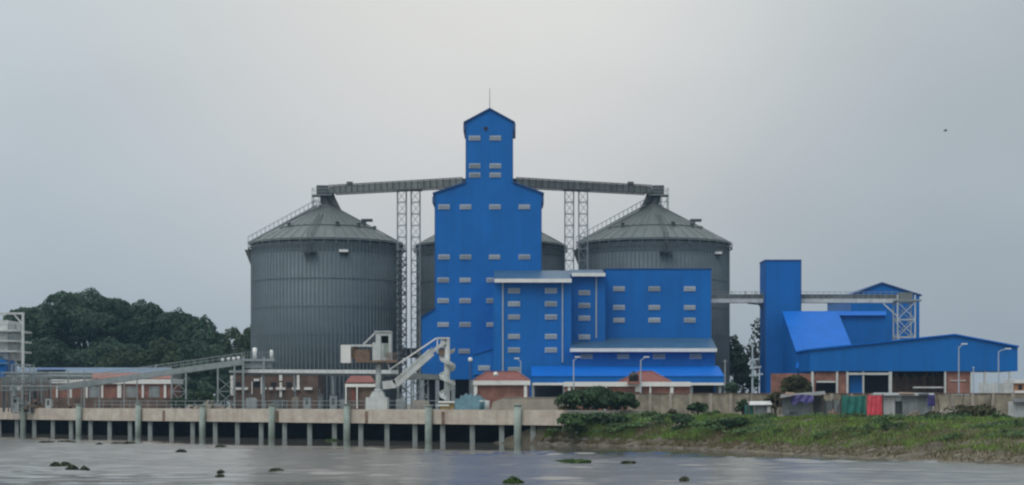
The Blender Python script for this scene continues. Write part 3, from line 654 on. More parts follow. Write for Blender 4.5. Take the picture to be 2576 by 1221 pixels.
def lattice(mb, x, y, w, d, z0, z1, step, t=.14, tb=.09):
    cs = [(x-w/2,y-d/2),(x+w/2,y-d/2),(x+w/2,y+d/2),(x-w/2,y+d/2)]
    for cx, cy in cs: mb.bar((cx,cy,z0),(cx,cy,z1),t)
    n = max(1, round((z1-z0)/step)); s = (z1-z0)/n
    for k in range(n+1):
        for i in range(4):
            a, c = cs[i], cs[(i+1)%4]; z = z0+k*s; mb.bar((*a,z),(*c,z),tb)
            if k < n:
                if k % 2: a, c = c, a
                mb.bar((*a,z),(*c,z+s),tb*.75)
for label, xa, xb in (('pair of pale lattice masts carrying the gallery between left silo and tower', 1000, 1034.5), ('pair of pale lattice masts carrying the gallery between right silo and tower', 1421, 1456)):
    Dm = 288.5
    o = thing('support_tower', label, 'lattice tower', (PX((xa+xb)/2+10,Dm), Dm, GZ), 'lattice masts under the galleries')
    zt = PZ(480, Dm)
    for x0 in (xa, xb):
        mb = MB(); lattice(mb, PX(x0+11,Dm), Dm, PX(x0+22,Dm)-PX(x0,Dm), 1.5, GZ, zt, 1.95); mb.build('mast', M['steel'], o)
    mb = MB(); mb.box(PX(xa-4,Dm), PX(xb+28,Dm), Dm-.9, Dm+.9, zt, zt+.3)
    mb.bar((PX(xa,Dm), Dm, zt+.3), (PX(xb+20,Dm), Dm, zt+.3), .3); mb.build('cap_beam', M['steel_dark'], o)
    if xa < 1100:
        zt2 = PZ(648, Dm); z = GZ; k = 0; mb = MB(); xs0, xs1 = PX(1001,Dm), PX(1021,Dm)
        while z < zt2:
            a_, c_ = ((xs0, z), (xs1, z+1.15)) if k % 2 == 0 else ((xs1, z), (xs0, z+1.15))
            for yy in (Dm-1.3, Dm-.85): mb.bar((a_[0], yy, a_[1]), (c_[0], yy, c_[1]), .07, .22); mb.bar((a_[0], yy, a_[1]+.95), (c_[0], yy, c_[1]+.95), .05)
            for q in range(6): f = q/6; mb.bar((a_[0]+(c_[0]-a_[0])*f, Dm-1.3, a_[1]+(c_[1]-a_[1])*f), (a_[0]+(c_[0]-a_[0])*f, Dm-.85, a_[1]+(c_[1]-a_[1])*f), .24, .05)
            mb.bar((xs0-.3, Dm-1.1, z+1.15), (xs1+.3, Dm-1.1, z+1.15), .6, .06); z += 1.15; k += 1
        mb.build('stair', M['steel_dark'], o)
        mb = MB(); mb.pbox(1004, 1052, 876, 900, Dm+1.2, 2); mb.build('control_room', M['steel_dark'], o)

# ================================================================== right hand plant
DT = 277.0
o = thing('lift_tower', 'plain windowless blue lift tower right of the silos', 'building', (PX(1965,DT), DT, GZ))
mb = MB(); mb.box(PX(1925,DT), PX(2015,DT), DT, DT+6, GZ, PZ(657,DT)); mb.build('wall', M['blue'], o)
mb = MB(); mb.box(PX(1924,DT), PX(2016,DT), DT-.1, DT+6.1, PZ(657,DT)+.003, PZ(653.5,DT)); mb.build('parapet_cap', M['blue_trim'], o)
mb = MB()
for s in (1925, 2015): mb.box(PX(s,DT)-.06, PX(s,DT)+.06, DT-.07, DT-.01, GZ, PZ(657,DT))
mb.build('corner_flashing', M['blue_trim'], o)
o = thing('annex_shed', 'blue shed with a large bright sloping roof against the lift tower', 'building', (PX(2050,263), 268, GZ))
zr0, zr1 = PZ(783,275), PZ(884,262)
xl0, xr0 = PX(1968,275), PX(2105,275)
mb = MB(); mb.prismx([(262.3, GZ), (275, GZ), (275, zr0-.2), (262.3, zr1-.05)], xl0+.1, xr0-.1); mb.build('wall', M['blue'], o)
mb = MB(); mb.slab([(xl0, 261.9, zr1), (xr0+.15, 261.9, zr1), (xr0+.15, 275, zr0), (xl0, 275, zr0)], .14); mb.build('roof', M['blue_roof'], o)
mb = MB(); mb.box(xr0+.25, PX(2228,274), 274, 280, GZ, PZ(794,274)); mb.build('rear_wall', M['blue'], o)
mb = MB(); mb.slab([(xr0+.25, 273.4, PZ(793,273.4)), (PX(2229,273.4), 273.4, PZ(793,273.4)), (PX(2229,276), 276, PZ(783,276)), (xr0+.25, 276, PZ(783,276))], .1); mb.build('rear_roof', M['blue_roof'], o)
mb = MB(); mb.slab([PT(2002,926,260.4), PT(2036,926,260.4), PT(2034,912,262.2), PT(2004,912,262.2)], .08); mb.build('awning', M['blue_roof'], o)
mb = MB(); mb.pbox(2014, 2030, 889, 904, 262.15, .1); mb.build('window', M['white'], o)
# tall gabled shed
Dg = 292.0
o = thing('gabled_shed', 'tall blue gabled shed behind the pale trestle at right', 'building', (PX(2226,Dg), Dg, GZ))
mb = MB(); mb.prism([(PX(2141,Dg), GZ), (PX(2313,Dg), GZ), (PX(2313,Dg), PZ(744,Dg)), (PX(2218,Dg), PZ(714,Dg)), (PX(2141,Dg), PZ(744,Dg))], Dg, Dg+22); mb.build('wall', M['blue'], o)
gable_roof('roof', 2141, 2218, 2313, 744, 714, Dg, Dg+22, Dg, o)
# conveyor bridge and trestle
Db = 278.5
o = thing('conveyor_bridge', 'level grey conveyor bridge running past the lift tower to the pale trestle', 'conveyor', (PX(2050,Db), Db, PZ(762,Db)))
def bridge_seg(xa, xb, D, nm='span'):
    mb = MB(); mb.box(PX(xa,D), PX(xb,D), D, D+1.6, PZ(762,D), PZ(752,D)); mb.build(nm, M['steel_pale'], o)
    mb = MB(); mb.box(PX(xa,D), PX(xb,D), D+.2, D+1.4, PZ(752,D)+.003, PZ(741,D)); mb.build('casing', M['gallery'], o)
    mb = MB()
    n = int((xb-xa)/14)
    for k in range(n+1): p = PT(xa+(xb-xa)*k/max(n,1), 752, D-.05); mb.bar(p, p+Vector((0,0,1.1)), .07)
    mb.bar(PT(xa,734.5,D-.05), PT(xb,734.5,D-.05), .06); mb.bar(PT(xa,741,D-.05), PT(xb,741,D-.05), .05); mb.build('railing', M['steel'], o)
bridge_seg(1777, 1920, Db); bridge_seg(2014, 2258, Db)
mb = MB(); mb.bar(PT(1908,764,Db+.8), PT(1928,790,Db+.8), .25); mb.bar(PT(1880,763,Db+.8), PT(1926,768,Db+.8), .2); mb.build('knee_brace', M['steel_dark'], o)
for px in (1841, 1874, 1900):
    mb = MB(); p = PT(px, 741, Db+.8); mb.cyl(p, p+Vector((0,0,.55)), .16, .12, 8); mb.build('idler_motor', M['steel_pale'], o)
Dt = 277.0
o = thing('conveyor_trestle', 'pale lattice trestle with diagonal bracing holding the bridge end', 'lattice tower', (PX(2284,Dt), Dt, GZ))
mb = MB(); xa, xb = PX(2258,Dt), PX(2302,Dt)
for x in (xa, xb):
    for y in (Dt, Dt+3): mb.bar((x,y,GZ),(x,y,PZ(742,Dt)),.2)
zs = [PZ(v,Dt) for v in (760, 804, 848, 892, 936)]
for y in (Dt, Dt+3):
    for i, z in enumerate(zs): mb.bar((xa,y,z),(xb,y,z),.14)
    for i in range(4): mb.bar((xa,y,zs[i]),(xb,y,zs[i+1]),.11); mb.bar((xb,y,zs[i]),(xa,y,zs[i+1]),.11)
for x in (xa, xb):
    for z in zs: mb.bar((x,Dt,z),(x,Dt+3,z),.12)
mb.build('frame', M['steel_pale'], o)
mb = MB(); mb.bar(PT(2222,764,Dt+1), PT(2257,796,Dt+1), .2); mb.build('knee_brace', M['steel_pale'], o)
mb = MB(); mb.box(xa-.4, PX(2318,Dt), Dt-.3, Dt+3.3, PZ(758,Dt), PZ(754,Dt)); mb.build('platform', M['steel'], o)
mb = MB(); mb.pbox(2264, 2296, 736, 753.5, Dt+.5, 2); mb.build('head_box', M['gallery'], o)

# low warehouse
Dw = 250.0
o = thing('warehouse', 'long low blue gabled warehouse over a brick and open ground floor at far right', 'building', (PX(2300,Dw), Dw, GZ))
X = lambda p: PX(p, Dw); Z = lambda p: PZ(p, Dw)
mb = MB(); mb.prism([(X(2038), Z(934)), (X(2560), Z(934)), (X(2560), Z(875)), (X(2402), Z(845)), (X(2038), Z(882))], Dw, Dw+10); mb.build('wall', M['blue'], o)
mb = MB()
for a, c in (((2034,883.5),(2402,845.6)),((2402,845.6),(2562,876))):
    pa, pc = (X(a[0]), Z(a[1])+.08), (X(c[0]), Z(c[1])+.1)
    mb.prism([pa, pc, (pc[0], pc[1]+.22), (pa[0], pa[1]+.22)], Dw-.35, Dw+10.2)
mb.build('roof', M['blue_roof'], o)
for (xa, xb, ya, yb) in ((1940,2052,940,990),(2052.5,2104,936,958),(2109,2130,936,990),(2378,2444,936,990)):
    mb = MB(); mb.pbox(xa, xb, ya, yb, Dw+.45, .4); mb.build('brick_wall', M['brick'], o)
mb = MB(); mb.pbox(2050, 2376, 934.5, 1000, Dw+5, .4); mb.build('back_wall', M['dark'], o)  # rear wall carries the open floor's shade as near-black colour
mb = MB()
for k in range(26): 
    xk = 2246 + k*5; mb.pbox(xk, xk+random.uniform(1.5,3.5), 938+random.uniform(0,14), 992, Dw+4.2, .15)
mb.build('plank_stack', M['rust'], o)
for xa, w in ((2044,6),(2106,5),(2132,5),(2172,4),(2240,8),(2378,4),(2443,3),(2478,5),(2541,4)):
    mb = MB(); mb.pbox(xa-w/2, xa+w/2, 934.2, 1000, Dw+.1, .3); mb.build('column', M['steel_pale'], o)
for (xa, xb, ya, yb, d, t_) in ((2054,2103,958.5,963,.35,.3),(2135,2236,938,943.5,.05,.3),(2297,2376,973,977,1,.3),(2390,2430,957,959,.3,.14)):
    mb = MB(); mb.pbox(xa, xb, ya, yb, Dw+d, t_); mb.build('lintel', M['steel_pale'], o)
mb = MB(); mb.pbox(2137, 2169, 944, 990, Dw+1.2, .1); mb.build('door', M['blue'], o)

# white panels and house beyond
o = single('panel_fence', (lambda m: [m.pbox(2462+k*11, 2472.6+k*11, 963+(k%3)*1.0, 1000, 240, .08) for k in range(8)] and m)(MB()), M['tinpale'], 'white sheet panel fence under the right end of the warehouse', 'fence', (PX(2500,240),240,GZ))
o = thing('small_house', 'small orange house with white bands at the right edge beyond the wall', 'house', (PX(2590,300), 300, GZ))
mb = MB(); mb.pbox(2553, 2640, 965, 1040, 300, 6); mb.build('wall', M['orange'], o)
mb = MB(); mb.pbox(2550, 2643, 956, 964.5, 299.6, 6.8); mb.pbox(2552, 2641, 983, 990, 299.8, .18); mb.build('white_band', M['white'], o)
mb = MB(); mb.pbox(2562, 2572, 969, 981, 299.9, .05); mb.build('window', M['dark'], o)

# ================================================================== pier
o = thing('pier', 'long concrete pier with pale deck beam and rows of piles along the river', 'pier', pier(PLEN/2, 0, 0))
def pbox_line(mb, s0, s1, o0, o1, z0, z1):
    q = [pier(s0,o0,0), pier(s1,o0,0), pier(s1,o1,0), pier(s0,o1,0)]
    mb.add([Vector((p.x,p.y,z0)) for p in q] + [Vector((p.x,p.y,z1)) for p in q], [(0,3,2,1),(4,5,6,7),(0,1,5,4),(1,2,6,5),(2,3,7,6),(3,0,4,7)])
mb = MB(); pbox_line(mb, S0, S1, .62, PW+2, DZ-.5, DZ-.02); mb.build('deck', M['deckconc'], o)
BAY = PLEN*.1345; s_first = PLEN*.0652
k = -5
while s_first + k*BAY < S1 - 1:
    s = s_first + k*BAY; e = min(s+BAY, S1)
    mb = MB(); pbox_line(mb, max(s, S0)+.04, e-.04, 0, .6, DZ-1.62, DZ+.02); mb.build('deck_beam', M['concrete'], o)
    mb = MB(); p = pier(s, -.42, 0); mb.cyl((p.x,p.y,-2), (p.x,p.y,DZ+.42+.1*(k%3)), .42, .40, 14); mb.cyl((p.x,p.y,DZ+.42+.1*(k%3)), (p.x,p.y,DZ+.55+.1*(k%3)), .5, .48, 14); mb.build('fender_pile', M['fender'], o, True)
    for j in range(3):
        s2 = s + BAY*(j+.25+.02*((k+j)%2))/3
        if s2 > S1: continue
        mb = MB(); p = pier(s2, .45+.3, 0); mb.box(p.x-.28, p.x+.28, p.y-.28, p.y+.28, -2, DZ-.5); mb.build('pile', M['pile'], o)
    k += 1
for s in (38.0, 60.5, 76.2, 88.6):
    mb = MB(); pbox_line(mb, s, s+.5, -.03, -.005, DZ-1.6, DZ-.2); mb.build('fender_strip', M['rust'], o)

# ================================================================== ship loader on the pier
DL = 209.0
def LP(px, py, d=0): return PT(px, py, DL+d)
o = thing('ship_loader', 'pale ship loader with cab on a column, inclined boom and a spiral chute', 'ship loader', LP(952,1028))
mb = MB(); mb.pbox(920, 974, 1000, 1031, DL-1, 3.4); mb.prism([(PX(930,DL),PZ(1000,DL)+.01),(PX(968,DL),PZ(1000,DL)+.01),(PX(963,DL),PZ(985,DL)),(PX(938,DL),PZ(985,DL))], DL-.6, DL+1.8); mb.build('pedestal', M['steel_pale'], o)
mb = MB(); mb.cyl(LP(952,986,.6), LP(952,911,.6), .36, .34, 14); mb.cyl(LP(952,985,.6), LP(952,979,.6), .5, .5, 14); mb.build('column', M['steel_pale'], o, True)
mb = MB(); mb.pbox(893, 997, 907, 911.5, DL-.8, 3); 
mb.build('platform', M['rust'], o)
mb = MB()
for k in range(9): p = LP(972+k*3, 907, -.75); mb.bar(p, p+Vector((0,0,.9)), .05)
mb.bar(LP(972,888.5,-.75), LP(997,888.5,-.75), .06); mb.build('railing', M['rust'], o)
cab = MB()
for (a, c, d, e) in ((937,958,862,906.8),(945,958,836,862),(977.5,983.5,836,906.8),(958.05,977.45,836,845)): cab.pbox(a, c, d, e, DL-.5, 2.2)
cab.pbox(958.05, 977.45, 864, 906.8, DL-.25, 1.9); cab.box(PX(943,DL), PX(985,DL), DL-.7, DL+1.9, PZ(836,DL)+.004, PZ(833.5,DL))
cabo = cab.build('cab', M['steel_pale'], o)
mb = MB(); mb.pbox(958.05, 977.45, 845, 864, DL+.5, .1); mb.build('cab_window', M['dark'], cabo)
mb = MB(); mb.pbox(965, 977, 864.5, 896, DL-.35, .1); mb.build('cab_panel', M['fender'], cabo)
mb = MB(); mb.pbox(857, 882, 868, 913, DL-.4, 2.2); mb.build('counterweight', M['white'], o)
mb = MB(); mb.pbox(882.1, 937, 867, 872.5, DL-.2, .4); mb.pbox(882.1, 937, 867, 872.5, DL+1.2, .4); mb.bar(LP(914,867,0), LP(946,835.5,0), .2); mb.bar(LP(914,867,1.4), LP(946,835.5,1.4), .2); mb.build('rear_beam', M['steel_pale'], o)
mb = MB(); mb.pbox(893, 930, 880, 906.9, DL, 1.6); mb.cyl(LP(892,890,.2), LP(892,890,1.5), .62, .62, 16); mb.bar(LP(884,880,.3), LP(902,871,.3), .35); mb.build('winch', M['rust'], o)
# boom
mb = MB(); bw = .95
mb.bar(LP(963,970,.4), LP(996,966,.4), 1.1, bw); mb.bar(LP(994,967,.4), LP(1086,886,.4), 1.1, bw); mb.bar(LP(1084,887,.4), LP(1120,862,.4), 1.0, .4)
mb.build('boom', M['steel_pale'], o)
mb = MB()
for s in (-.2, 1.0):
    mb.bar(LP(998,955,s), LP(1086,876,s), .06)
    for k in range(13): a = LP(998+88*k/12, 963-79*k/12, s); mb.bar(a, a+Vector((0,0,.55)), .05)
mb.build('boom_railing', M['steel_pale'], o)
mb = MB()
for s in (-.1, .9): mb.bar(LP(980,930,s), LP(1098,851,s), .16)
mb.bar(LP(958,858,.4), LP(980,930,.4), .14); mb.build('tie_rod', M['white'], o)
hd = MB(); hd.pbox(1099, 1131, 849, 853, DL-.2, 1.2)
for px in (1101, 1127):
    for d in (-.15, .95): hd.bar(LP(px,851,d), LP(px-(2 if px<1110 else 0),884,d), .16)
hd.pbox(1108, 1118, 855, 875, DL, .8); hd.build('boom_head', M['steel_pale'], o)
mb = MB(); mb.pbox(1104, 1117, 877, 893, DL+.1, .6); mb.build('hopper', M['rust'], o)
mb = MB(); mb.cyl(LP(1124.5,853.5,.4), LP(1124.5,1009,.4), .34, .34, 12); mb.build('chute_post', M['steel_pale'], o, True)
c0 = LP(1125.5, 880, .4); turns = 2.7; zt, zb = PZ(884,DL), PZ(1008,DL); mb = MB(); vs = []; fs = []; N = 90
for k in range(N+1):
    a = math.pi*.1 + k/N*turns*2*math.pi; z = zt + (zb-zt)*k/N
    for rr, dz in ((.27, .15), (.92, 0), (.98, .42), (.92, .45), (.86, .08), (.27, .24)): vs.append((c0.x+math.cos(a)*rr, c0.y+math.sin(a)*rr, z+dz))
for k in range(N):
    for j in range(6): fs.append((k*6+j, k*6+(j+1)%6, (k+1)*6+(j+1)%6, (k+1)*6+j))
mb.add(vs, fs); mb.build('spiral_chute', M['steel_pale'], o)
mb = MB(); mb.pbox(1103, 1145, 1009.5, 1014, DL-.6, 2); mb.pbox(1097, 1130, 1018, 1022, DL-.5, 1.8); mb.build('landing_plate', M['white'], o)
mb = MB(); mb.pbox(1108, 1142, 1014.1, 1030, DL-.2, 1.4); mb.build('chute_base', M['yellow'], o)

# canopy trestle behind the boom
o = thing('transfer_trestle', 'grey braced trestle under a small pitched roof behind the loader boom', 'trestle', PT(1040,1028,228))
mb = MB(); Dq = 226.0
for xa in (1002, 1040, 1077):
    for d in (0, 3): mb.bar(PT(xa,1030,Dq+d), PT(xa,955,Dq+d), .17)
for d in (0, 3):
    for a, c in ((1002,1040),(1040,1077)):
        mb.bar(PT(a,1000,Dq+d), PT(c,960,Dq+d), .13); mb.bar(PT(c,1000,Dq+d), PT(a,960,Dq+d), .13); mb.bar(PT(a,1000,Dq+d), PT(c,1000,Dq+d), .13)
mb.build('frame', M['steel'], o)
mb = MB(); mb.prism([(PX(996,Dq),PZ(955,Dq)),(PX(1110,Dq),PZ(955,Dq)),(PX(1104,Dq),PZ(943,Dq)),(PX(1020,Dq),PZ(938,Dq))], Dq-1, Dq+4); mb.build('roof', M['gallery'], o)

# ================================================================== inclined conveyor and trestles (left)
DC = 261.0
o = thing('inclined_conveyor', 'long grey inclined conveyor rising right across the brick shed to the transfer house', 'conveyor', PT(400,1030,DC))
c0, c1 = PT(150,976,DC), PT(612,911,DC)
mb = MB(); mb.bar(c0, c1, 1.7, .85); mb.build('casing', M['steel'], o)
mb = MB(); mb.bar(PT(120,972,DC+.2), PT(300,948.5,DC+.2), 1.9, .10); mb.build('cover', M['redpale'], o)
mb = MB()
for s in (-.85, .85):
    v = Vector((0,s,.45)); mb.bar(c0+v+Vector((0,0,.9)), c1+v+Vector((0,0,.9)), .05); mb.bar(c0+v+Vector((0,0,.45)), c1+v+Vector((0,0,.45)), .04)
    for k in range(31): p = c0.lerp(c1,k/30)+v; mb.bar(p, p+Vector((0,0,.9)), .05)
mb.build('railing', M['steel'], o)
def cy(px): return 976 + (911-976)*(px-150)/(612-150) + 7
for xa in (205, 250, 312, 345, 432, 468, 548, 590):
    mb = MB()
    for s in (-.7, .7): mb.bar(PT(xa,1038,DC+s), PT(xa,cy(xa),DC+s), .24 if xa > 400 else .16)
    mb.bar(PT(xa,985,DC-.7), PT(xa,985,DC+.7), .12); mb.build('leg', M['steel'], o)
for a, c in ((432,468),(548,590)):
    mb = MB()
    for ya, yb in ((950,985),(985,1020)): mb.bar(PT(a,ya,DC-.7), PT(c,yb,DC-.7), .10); mb.bar(PT(c,ya,DC-.7), PT(a,yb,DC-.7), .10); mb.bar(PT(a,yb,DC-.7), PT(c,yb,DC-.7), .10)
    mb.build('cross_brace', M['steel'], o)
for k, (px, dy) in enumerate(((560,2),(575,2),(588,1),(600,1))):
    mb = MB(); p = PT(px, cy(px)-17-dy*1.5, DC); mb.ball(p, .26, 8); mb.cyl(p-Vector((0,0,.8)), p, .05, .05, 6); mb.build('lamp', M['white'], o)
o = thing('transfer_house', 'open steel transfer platform at the top of the inclined conveyor, with two white drums', 'platform', PT(648,1030,DC))
mb = MB(); mb.pbox(607, 690, 903, 909, DC-1.6, 3.6); mb.pbox(612, 684, 913, 926, DC-1, 2.4); mb.build('deck', M['steel'], o)
mb = MB()
for xa in (612, 664):
    for d in (-1.4, 1.6): mb.bar(PT(xa,1038,DC+d), PT(xa,898,DC+d), .30)
mb.build('leg', M['steel'], o)
mb = MB()
for k in range(12): p = PT(608+k*7.4, 903, DC-1.55); mb.bar(p, p+Vector((0,0,1)), .05)
mb.bar(PT(608,886,DC-1.55), PT(690,886,DC-1.55), .05); mb.build('railing', M['steel'], o)
for px, w, yt in ((641,5.5,876),(683,4,882)):
    mb = MB(); mb.cyl(PT(px,903,DC), PT(px,yt,DC), w/F*DC, None, 12); mb.cyl(PT(px,yt,DC), PT(px,yt-1.5,DC), w/F*DC*.9, w/F*DC*.3, 12); mb.build('drum', M['white'], o, True)
o = thing('level_conveyor', 'level grey conveyor on tall legs running from transfer platform to the ship loader', 'conveyor', PT(780,1030,DC-2))
c0, c1 = PT(618,934,DC+1), PT(992,936,230); mb = MB(); mb.bar(c0, c1, 1.3, .5); mb.build('casing', M['steel_pale'], o)
mb = MB(); mb.bar(c0+Vector((0,0,-.42)), c1+Vector((0,0,-.42)), 1.0, .22); mb.build('truss', M['steel_dark'], o)
for f in (.13, .36, .62, .84):
    mb = MB(); p = c0.lerp(c1, f)
    for s in (-.5, .5): mb.bar((p.x, p.y+s, GZ), (p.x, p.y+s, p.z-.5), .2)
    mb.build('leg', M['steel'], o)

# brick sheds left
o = thing('brick_shed', 'long low red brick shed with white pillars behind the inclined conveyor', 'building', PT(300,1030,276))
DBk = 276.0
mb = MB(); mb.pbox(128, 432, 966, 1001, DBk, 8); mb.build('wall', M['brick'], o)
mb = MB(); mb.pbox(120, 440, 1001, 1042, DBk-.4, 8.6); mb.build('plinth', M['brickd'], o)
mb = MB(); mb.pbox(126, 434, 953, 966, DBk-.5, 9); mb.build('roof_band', M['white'], o)
mb = MB(); mb.slab([PT(126,953,DBk-.5), PT(434,953,DBk-.5), PT(428,938,DBk+5), PT(132,938,DBk+5)], .1); mb.build('roof', M['redpale'], o)
for xa, w in ((143,4),(178,5),(218,5),(257,5),(300,10),(359,5),(415,6)):
    mb = MB(); mb.pbox(xa-w/2, xa+w/2, 966.2, 1001, DBk-.25, .24); mb.build('pillar', M['white'], o)
for xa in (237, 330, 388):
    mb = MB(); mb.pbox(xa-13, xa+13, 972, 1000.5, DBk-.1, .09); mb.build('shutter', M['tin'], o)
o = thing('brick_office', 'dark red brick building with white sunshades and frames below the level conveyor', 'building', PT(670,1030,270))
DBo = 268.0
mb = MB(); mb.pbox(580, 800, 938, 1042, DBo, 9); mb.build('wall', M['brickd'], o)
mb = MB(); mb.pbox(576, 804, 932, 938, DBo-.4, 9.8); mb.build('roof_slab', M['tin'], o)
for xa, w, yy in ((600,14,978),(619,9,978),(645,14,956),(667,6,978),(681,9,978),(706,24,978),(744,20,978),(775,20,978)):
    mb = MB(); mb.pbox(xa-w/2, xa+w/2, yy-3, yy+3, DBo-.5, .49); mb.build('sunshade', M['white'], o)
for xa, w, y0, y1 in ((583,7,945,995),(634,2.5,960,992),(657,2.5,950,992),(706,8,943,958),(706,6,962,1000),(750,6,943,976)):
    mb = MB(); mb.pbox(xa-w/2, xa+w/2, y0, y1, DBo-.25, .24); mb.build('pilaster', M['white'], o)
for xa, w in ((645,18),(688,14),(727,14),(600,12)):
    mb = MB(); mb.pbox(xa-w/2, xa+w/2, 962, 974, DBo-.08, .07); mb.build('window', M['dark'], o)
o = thing('guard_hut', 'small hut with red roof and white band left of the loader column', 'hut', PT(900,1030,222))
mb = MB(); mb.pbox(872, 940, 974, 1030, 222, 4); mb.build('wall', M['brickd'], o)
mb = MB(); mb.pbox(868, 944, 963, 973.9, 221.6, 4.8); mb.build('white_band', M['white'], o)
mb = MB(); mb.slab([PT(868,963,221.6), PT(944,963,221.6), PT(934,946,224), PT(882,946,224)], .15); mb.build('roof', M['redroof'], o)
mb = MB(); mb.pbox(884, 892, 980, 1010, 221.9, .08); mb.build('door', M['redroof'], o)
for xa in (870, 898): 
    mb = MB(); mb.pbox(xa-1.5, xa+1.5, 974, 1028, 221.5, .3); mb.build('post', M['white'], o)

o = thing('brick_store', 'low dark brick store with a small pale window behind the pipe rack', 'building', PT(40,1030,283))
mb = MB(); mb.pbox(-70, 122, 948, 1042, 283, 7); mb.build('wall', M['brickd'], o)
mb = MB(); mb.pbox(-73, 125, 944, 947.9, 282.6, 7.8); mb.build('roof_slab', M['tin'], o)
mb = MB(); mb.pbox(26, 58, 974, 984, 282.9, .09); mb.build('window', M['white'], o)
# far blue roofs
o = thing('long_shed', 'long shed with a pale blue and silver roof in front of the big trees', 'building', PT(230,1030,322))
mb = MB(); mb.pbox(40, 432, 938, 1040, 322, 10); mb.build('wall', M['tin'], o)
mb = MB(); mb.slab([PT(36,938,321), PT(436,938,321), PT(432,925,329), PT(42,925,329)], .15); mb.build('roof', M['roof_sky_sheen'], o)
mb = MB(); a = [PT(92,932,321.0), PT(165,932,321.0), PT(165,927,326), PT(92,927,326)]; mb.slab([p+Vector((0,0,.12)) for p in a], .05); mb.build('roof_patch', M['blue_trim'], o)

# white building and post at the left edge
o = thing('white_plant_house', 'white multi level plant house with railed balconies cut by the left edge', 'building', PT(-20,1030,258))
mb = MB(); mb.pbox(-90, 20, 806, 905, 258, 7); mb.build('wall', M['steel_pale'], o)
for y in (832, 858, 884):
    mb = MB(); mb.pbox(-95, 42, y-2, y+2, 257, 8); mb.build('balcony', M['steel_pale'], o)
    mb = MB()
    for k in range(7): p = PT(24+k*3, y-2, 257.05); mb.bar(p, p+Vector((0,0,.8)), .05)
    mb.bar(PT(-90,y-15,257.05), PT(42,y-15,257.05), .06); mb.build('railing', M['steel'], o)
for xa in (22, 39): 
    mb = MB(); mb.bar(PT(xa,1038,258), PT(xa,815,258), .2); mb.build('column', M['steel'], o)
mb = MB(); mb.pbox(-90, 12, 906, 950, 256, 6); mb.build('base', M['blue'], o)
mb = MB(); mb.slab([PT(-90,915,255.6), PT(24,915,255.6), PT(2,896,258), PT(-90,896,258)], .1); mb.build('base_roof', M['roof_sky_sheen'], o)
o = thing('boom_post', 'tall pale post with a bracketed arm reaching left over the white plant house', 'crane post', PT(58,1030,254))
mb = MB(); mb.cyl(PT(58,1038,254), PT(58,786,254), .24, .2, 10); mb.build('post', M['steel_pale'], o)
mb = MB(); mb.bar(PT(-60,789,254), PT(61,789,254), .28, .3); mb.bar(PT(34,790,254), PT(57,816,254), .2); mb.bar(PT(6,790,254), PT(6,806,254), .15); mb.build('arm', M['steel_pale'], o)
o = thing('steel_rack', 'grey steel rack cluttered with pipes at the foot of the pale post', 'rack', PT(60,1030,252))
mb = MB(); lattice(mb, PX(58,252), 252, 2.6, 2.2, GZ, PZ(918,252), 1.3, .16, .10); mb.build('frame', M['steel'], o)
mb = MB()
for k in range(9): y = 938+k*5.5; mb.bar(PT(2,y,250.5+.2*(k%3)), PT(random.choice((120,160,205)),y+random.uniform(-1,1),250.5+.2*(k%3)), .12 if k%2 else .2)
mb.build('pipe', M['steel'], o)
mb = MB()
for k in range(16): xk = random.uniform(8, 135); mb.bar(PT(xk,1036,251+k*.1), PT(xk,random.uniform(945,985),251+k*.1), .14)
mb.build('post', M['steel_dark'], o)
items = [('machine_cabinet','pale machine cabinet on the pier yard near the left edge',38,1000,18,22,M['steel_pale'],'cabinet'),
  ('machine_cabinet','pale grey cabinet just left of the second fender pile',121,1003,14,24,M['steel_pale'],'cabinet'),
  ('scrap_pile','rusty scrap pile beside the steel rack',85,1006,44,20,M['rust'],'scrap'),
  ('scrap_pile','brown scrap pile under the lowest end of the inclined conveyor',165,1008,60,18,M['brickd'],'scrap'),
  ('cable_drum','dark pump unit standing below the brick office',772,1000,18,26,M['tin'],'machine'),
  ('machine_cabinet','grey cabinet below the level conveyor, left of the guard hut',838,996,18,32,M['steel'],'cabinet'),
  ('scrap_pile','grey rubble heap at the foot of the trestle legs',520,1013,110,14,M['stone'],'rubble')]
for nm, lb, px, yt, w, h, m, ct in items:
    D = 252 if px < 300 else 246 if px < 700 else 236
    o = thing('pump_unit' if nm == 'cable_drum' else nm, lb, ct, PT(px,1032,D))
    mb = MB()
    if nm in ('scrap_pile',):
        for k in range(26):
            xx = px + random.gauss(0, w*.27); f = max(0, 1-abs(xx-px)/(w*.6)); z = PZ(1034,D)+ random.random()*f*h/F*D*1.3
            a = Vector((PX(xx,D), D+random.uniform(-1,1), z)); dd = Vector((random.gauss(0,1),random.gauss(0,.5),random.gauss(0,.5))).normalized()*random.uniform(.3,.9)
            mb.bar(a-dd, a+dd, random.uniform(.15,.5), random.uniform(.12,.4))
        mb.build('heap', m, o)
    else:
        mb.box(PX(px-w/2,D), PX(px+w/2,D), D, D+1.1, PZ(1036,D), PZ(yt,D)); mb.build('body', m, o)
        mb = MB(); mb.box(PX(px-w/2,D)-.06, PX(px+w/2,D)+.06, D-.06, D+1.16, PZ(yt,D)+.003, PZ(yt,D)+.1); mb.build('lid', M['steel_dark'], o)
        mb = MB(); mb.box(PX(px-w/5,D), PX(px+w/5,D), D-.04, D-.003, PZ(yt+h*.7,D), PZ(yt+h*.2,D)); mb.build('door', M['steel_dark'], o)

